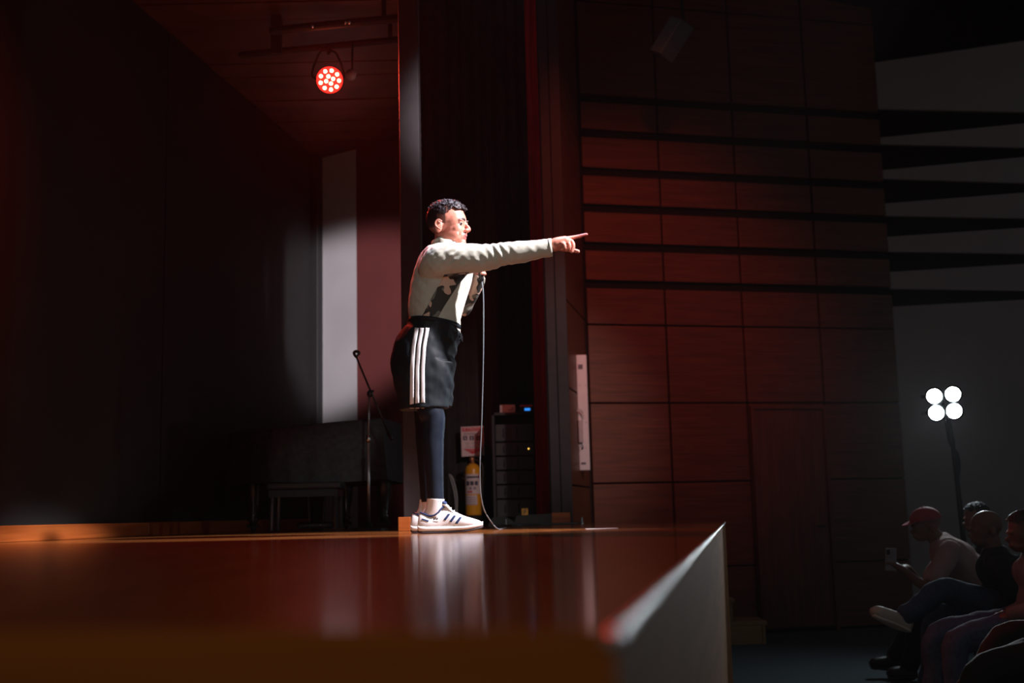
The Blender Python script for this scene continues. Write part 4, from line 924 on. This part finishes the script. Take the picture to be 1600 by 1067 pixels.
# ------------------------------------------------------------------ audience
def seat_row(px, y, label, zs=.405, face=1):
    q = Vector((at(px, 950, y).x+.03, y, 0))
    t = thing('chair', q, label, 'chair')
    cm = mat('dark_upholstery', (.012, .012, .014), .8)
    b = nb(); box(b, q+Vector((0, 0, zs-.05)), (.46, .46, .09), bevel=.03); obj('seat', b, cm, t)
    b = nb(); box(b, q+Vector((.29, 0, zs+.29)), (.07, .46, .60), rot=Matrix.Rotation(math.radians(9), 3, 'Y'), bevel=.03); obj('backrest', b, cm, t)
    for sx_ in (-1, 1):
        for sy in (-1, 1):
            b = nb(); cyl(b, q+Vector((sx_*.19, sy*.19, 0)), q+Vector((sx_*.19, sy*.19, zs-.08)), .014); obj('leg', b, M_DARKMETAL, t)
    return q
ASKIN = mat('brown_skin', (.22, .10, .065), .5, var=.08)
def person(label, J, top, trousers, shoe_m, hair=None, cap=None, headyaw=180, group=None, voxel=.011):
    """J: joint positions in metres; faces the stage (to -x)"""
    J['hip'].z = .55; J['hpL'].z = .535; J['hpR'].z = .53
    t = thing('person', (J['hip'].x, J['hip'].y, 0), label, 'person', group)
    V = Vector
    hd = J['head']; hm = Matrix.Translation(hd) @ Matrix.Rotation(math.radians(headyaw), 4, 'Z') @ Matrix.Rotation(math.radians(J.get('nod', 6)), 4, 'Y'); hr = hm.to_3x3()
    b = nb()
    for c, r in (((0, 0, .052), (.098, .076, .084)), ((.045, 0, .02), (.058, .064, .085)), ((.055, 0, -.045), (.048, .048, .036)), ((.115, 0, -.002), (.016, .013, .016)), ((.10, 0, .035), (.012, .045, .008)), ((.10, 0, -.036), (.016, .026, .016))):
        ell(b, hm @ V(c), r, hr)
    for s in (-1, 1): ell(b, hm @ V((-.004, s*.078, 0)), (.018, .009, .032), hr, 2)
    tube(b, [hm @ V((-.005, 0, -.02)), J['neck']], [.055, .060], smoothpath=False)
    tube(b, [J['neck'], J['neck']+(J['hip']-J['neck'])*.25, (J['neck']+J['hip'])/2+V((.02, 0, 0)), J['hip']], [.055, (.085, .12), (.09, .13), (.10, .14)], 16)
    for s in ('L', 'R'):
        tube(b, [J['sh'+s], J['el'+s], J['wr'+s]], [.05, .038, .027], 12)
        tube(b, [J['hp'+s], J['kn'+s], J['an'+s]], [.06, .038, .030], 12, 4, True, False)
        tube(b, [J['an'+s], J['to'+s]], [.036, .026], 10, smoothpath=False)
        w_ = J['wr'+s]; dr_ = (J['ha'+s]-w_).normalized(); sd_ = dr_.cross(V((0, 0, 1))); sd_ = (sd_ if sd_.length > .1 else V((0, 1, 0))).normalized(); dn = dr_.cross(sd_)
        tube(b, [w_, w_+dr_*.05, w_+dr_*.085], [(.028, .026), (.026, .036), (.02, .036)], 10)
        for k in range(4):
            o_ = sd_*(.013*(k-1.5)*1.5); ln = .075-.008*abs(k-1.3)
            tube(b, [w_+dr_*.08+o_, w_+dr_*(.08+ln*.5)+o_+dn*.004, w_+dr_*(.08+ln*.8)+o_+dn*.022], [.010, .009, .008], 7, 2)
        tube(b, [w_+dr_*.03+sd_*.03, w_+dr_*.06+sd_*.05, w_+dr_*.09+sd_*.05+dn*.01], [.012, .011, .009], 7, 2)
    b = fuse(b, .008, 2); obj('body', b, ASKIN, t, smooth=True)
    b = nb(); tube(b, [J['hip']+V((0, 0, -.02)), J['hip']+V((0, 0, .10)), (J['neck']+J['hip'])/2+V((.03, 0, 0)), J['neck']+(J['hip']-J['neck'])*.16, J['neck']], [(.15, .19), (.145, .185), (.135, .18), (.125, .19), (.085, .105)], 20)
    for s in ('L', 'R'):
        e_ = J['wr'+s] if J.get('long', True) else J['el'+s]
        tube(b, [J['neck']+(J['sh'+s]-J['neck'])*.4, J['sh'+s], J['el'+s], J['el'+s]+(e_-J['el'+s])*.95], [.07, .072, .056, .045], 14) if J.get('long', True) else tube(b, [J['neck']+(J['sh'+s]-J['neck'])*.4, J['sh'+s], J['sh'+s]+(J['el'+s]-J['sh'+s])*.8], [.07, .075, .07], 14)
    b = fuse(b, voxel, 3); b.normal_update()
    for v in b.verts: v.co += v.normal*noise.noise(Vector((v.co.x*14, v.co.y*14, v.co.z*9)))*.010
    obj('shirt', b, top, t, smooth=True)
    b = nb()
    for s in ('L', 'R'):
        tube(b, [J['hip']*.6+J['hp'+s]*.4, J['hp'+s], J['hp'+s]*.5+J['kn'+s]*.5+V((0, 0, .005)), J['kn'+s], J['kn'+s]*.5+J['an'+s]*.5+V((.01, 0, 0)), J['kn'+s]*.1+J['an'+s]*.9], [.12, .105, .092, .075, .068, .062], 16)
    b = fuse(b, voxel, 3); b.normal_update()
    for v in b.verts: v.co += v.normal*noise.noise(Vector((v.co.x*16, v.co.y*16, v.co.z*12)))*.008
    obj('trousers', b, trousers, t, smooth=True)
    for s in ('L', 'R'):
        a_, t_ = J['an'+s], J['to'+s]; d_ = (t_-a_)
        hl = a_ - d_*.28 + V((0, 0, -.03))
        b = nb(); tube(b, [hl, a_+d_*.25+V((0, 0, -.02)), t_+V((0, 0, 0)), t_+d_*.20], [(.045, .036), (.052, .042), (.042, .046), (.026, .034)], 14); sh_ = obj('shoe', b, shoe_m, t, smooth=True)
        dn_ = V((0, 0, -.03))
        b = nb(); tube(b, [hl+dn_, a_+d_*.3+dn_*1.4, t_+dn_, t_+d_*.22+dn_*.7], [(.014, .038), (.014, .044), (.014, .048), (.012, .034)], 12); obj('sole', b, SOLE if shoe_m is not M_PLASTICB else M_PLASTICB, sh_, smooth=True)
    if cap:
        b = nb(); vs = bmesh.ops.create_icosphere(b, subdivisions=4, radius=1)['verts']
        kill = [v for v in vs if v.co.z < -.02]
        bmesh.ops.delete(b, geom=kill, context='VERTS')
        for v in b.verts: v.co = hm @ V((.004+.110*v.co.x, .088*v.co.y, .062+.090*v.co.z))
        cp_ = obj('cap', b, cap, t, smooth=True)
        b = nb(); pts_ = [V((.085+.085*math.cos(a), .075*math.sin(a), .062-.02*math.cos(a))) for a in [math.pi*(-.5+i/10) for i in range(11)]]
        slab(b, [hm @ p_ for p_ in pts_], (hr @ V((0, 0, .008)))); obj('brim', b, cap, cp_)
        b = nb(); ell(b, hm @ V((.004, 0, .153)), (.010, .010, .005), hr, 2); obj('button', b, cap, cp_)
    elif hair: hair_cap(hm, t, hair, .008)
    return t
def j(px, py, y): return at(px, py, y)
JEANS = mat('blue_denim', (.045, .075, .135), .8, var=.2, scale=40); JEANS2 = mat('mid_blue_denim', (.075, .11, .21), .8, var=.2, scale=40)
BLACKC = mat('black_cotton', (.010, .010, .011), .85, var=.2); PINK = mat('pale_pink_cotton', (.52, .33, .32), .8, var=.1)
GREYS = mat('grey_cotton', (.20, .18, .19), .85); BLKT = mat('black_trousers', (.008, .008, .010), .85)
REDCAP = mat('red_cap_cotton', (.42, .03, .045), .7)
WHSHOE = mat('off_white_shoe', (.62, .60, .56), .6)
# man in the red cap, leaning forward with a phone
Ya = 8.3
person('man in red cap and pale pink shirt leaning forward to film with a phone',
       dict(head=j(1450, 826, Ya), nod=8, neck=j(1470, 848, Ya), hip=j(1540, 965, Ya), shL=j(1484, 862, Ya-.18), elL=j(1452, 915, Ya-.24), wrL=j(1415, 893, Ya-.22), haL=j(1400, 884, Ya-.20),
            shR=j(1484, 860, Ya+.18), elR=j(1450, 915, Ya+.2), wrR=j(1418, 888, Ya+.0), haR=j(1402, 886, Ya-.10), long=False,
            hpL=j(1535, 972, Ya-.10), knL=j(1435, 978, Ya-.14), anL=j(1420, 1046, Ya-.12), toL=j(1395, 1052, Ya-.12),
            hpR=j(1535, 972, Ya+.10), knR=j(1430, 975, Ya+.16), anR=j(1395, 1030, Ya+.16), toR=j(1368, 1036, Ya+.16)), PINK, BLKT, M_PLASTICB, cap=REDCAP)
seat_row(1548, Ya, 'dark upholstered chair under the man in the red cap')
p = j(1392, 874, Ya-.20); ph_ = thing('phone', p, 'pale phone held up by the man in the red cap', 'phone')
b = nb(); box(b, p, (.072, .012, .150), rot=Matrix.Rotation(math.radians(4), 3, 'Y') @ Matrix.Rotation(math.radians(-25), 3, 'Z'), bevel=.004); obj('case', b, mat('pale_phone_case', (.30, .30, .34), .3), ph_)
b = nb(); box(b, p+Vector((-.018, -.012, .05)), (.022, .006, .034), bevel=.002); obj('camera_lens', b, M_PLASTICB, ph_)
# man in black with crossed legs
Yb = 7.4
person('bald man in black top sitting with jeans crossed and an off-white shoe raised',
       dict(head=j(1544, 832, Yb), neck=j(1554, 866, Yb), hip=j(1580, 985, Yb), shL=j(1562, 888, Yb-.19), elL=j(1580, 935, Yb-.24), wrL=j(1548, 950, Yb-.14), haL=j(1530, 946, Yb-.10),
            shR=j(1558, 888, Yb+.19), elR=j(1575, 935, Yb+.22), wrR=j(1546, 944, Yb+.06), haR=j(1528, 944, Yb),
            hpL=j(1575, 990, Yb-.10), knL=j(1472, 922, Yb-.12), anL=j(1408, 966, Yb-.16), toL=j(1372, 957, Yb-.18),
            hpR=j(1575, 990, Yb+.10), knR=j(1462, 968, Yb+.10), anR=j(1448, 1085, Yb+.08), toR=j(1420, 1096, Yb+.06)), BLACKC, JEANS, WHSHOE)
seat_row(1590, Yb, 'dark upholstered chair under the bald man in black')
# man in grey with blue jeans
Yc = 6.7
person('person in grey top and mid-blue jeans with both knees forward',
       dict(head=j(1606, 838, Yc), neck=j(1618, 872, Yc), hip=j(1640, 995, Yc), shL=j(1622, 893, Yc-.19), elL=j(1622, 945, Yc-.25), wrL=j(1580, 962, Yc-.16), haL=j(1562, 968, Yc-.12),
            shR=j(1615, 893, Yc+.19), elR=j(1615, 945, Yc+.22), wrR=j(1580, 958, Yc+.06), haR=j(1560, 962, Yc),
            hpL=j(1632, 1005, Yc-.10), knL=j(1496, 1004, Yc-.12), anL=j(1488, 1120, Yc-.12), toL=j(1455, 1130, Yc-.12),
            hpR=j(1632, 1000, Yc+.10), knR=j(1466, 994, Yc+.14), anR=j(1455, 1105, Yc+.14), toR=j(1425, 1114, Yc+.14)), GREYS, JEANS2, M_PLASTICB, hair=HAIR)
seat_row(1652, Yc, 'dark upholstered chair under the person in grey')
# dark curly head behind
Yd = 9.0
person('person with dark curly hair sitting behind the bald man',
       dict(head=j(1530, 815, Yd), neck=j(1540, 850, Yd), hip=j(1560, 950, Yd), shL=j(1545, 862, Yd-.19), elL=j(1560, 905, Yd-.24), wrL=j(1525, 920, Yd-.14), haL=j(1510, 922, Yd-.12),
            shR=j(1542, 862, Yd+.19), elR=j(1556, 905, Yd+.22), wrR=j(1525, 920, Yd+.1), haR=j(1510, 922, Yd+.1),
            hpL=j(1555, 958, Yd-.10), knL=j(1470, 958, Yd-.12), anL=j(1470, 1035, Yd-.12), toL=j(1448, 1041, Yd-.12),
            hpR=j(1555, 958, Yd+.10), knR=j(1468, 955, Yd+.14), anR=j(1468, 1032, Yd+.14), toR=j(1446, 1038, Yd+.14)), BLACKC, BLKT, M_PLASTICB, hair=HAIR)
seat_row(1568, Yd, 'dark upholstered chair under the curly-haired person')
# nearest sitter, all in black, mostly out of frame
Ye = 5.6
person('person all in black whose bent knee shows beside the blue jeans',
       dict(head=j(1690, 830, Ye), neck=j(1690, 885, Ye), hip=j(1690, 1030, Ye), shL=j(1690, 900, Ye-.19), elL=j(1690, 970, Ye-.25), wrL=j(1640, 1000, Ye-.14), haL=j(1620, 1005, Ye-.12),
            shR=j(1688, 900, Ye+.19), elR=j(1685, 960, Ye+.22), wrR=j(1640, 990, Ye+.06), haR=j(1620, 992, Ye),
            hpL=j(1680, 1045, Ye-.10), knL=j(1530, 1056, Ye-.12), anL=j(1520, 1190, Ye-.12), toL=j(1480, 1200, Ye-.12),
            hpR=j(1680, 1040, Ye+.10), knR=j(1570, 1000, Ye+.14), anR=j(1505, 1090, Ye+.14), toR=j(1470, 1098, Ye+.14)), BLACKC, BLKT, M_PLASTICB, hair=HAIR)
seat_row(1705, Ye, 'dark upholstered chair under the person all in black')

# ------------------------------------------------------------------ thin haze added through the hall to make halos around the lamps
hz = bpy.data.materials.new('lamp_halo_haze'); hz.use_nodes = True
hn = hz.node_tree.nodes; hn.remove(hn['Principled BSDF'])
vs_ = hn.new('ShaderNodeVolumeScatter'); vs_.inputs['Density'].default_value = 0.0006; vs_.inputs['Anisotropy'].default_value = 0.55
vs_.inputs['Color'].default_value = (0.95, 0.97, 1.0, 1)
hz.node_tree.links.new(vs_.outputs[0], hn['Material Output'].inputs['Volume'])
b = nb(); box(b, (0.8, 5.5, 3.55), (11.6, 17.0, 7.2)); hzo = obj('haze', b, hz)
tag(hzo, 'thin pale haze added through the hall to give the lamps halos', 'haze', kind='structure')
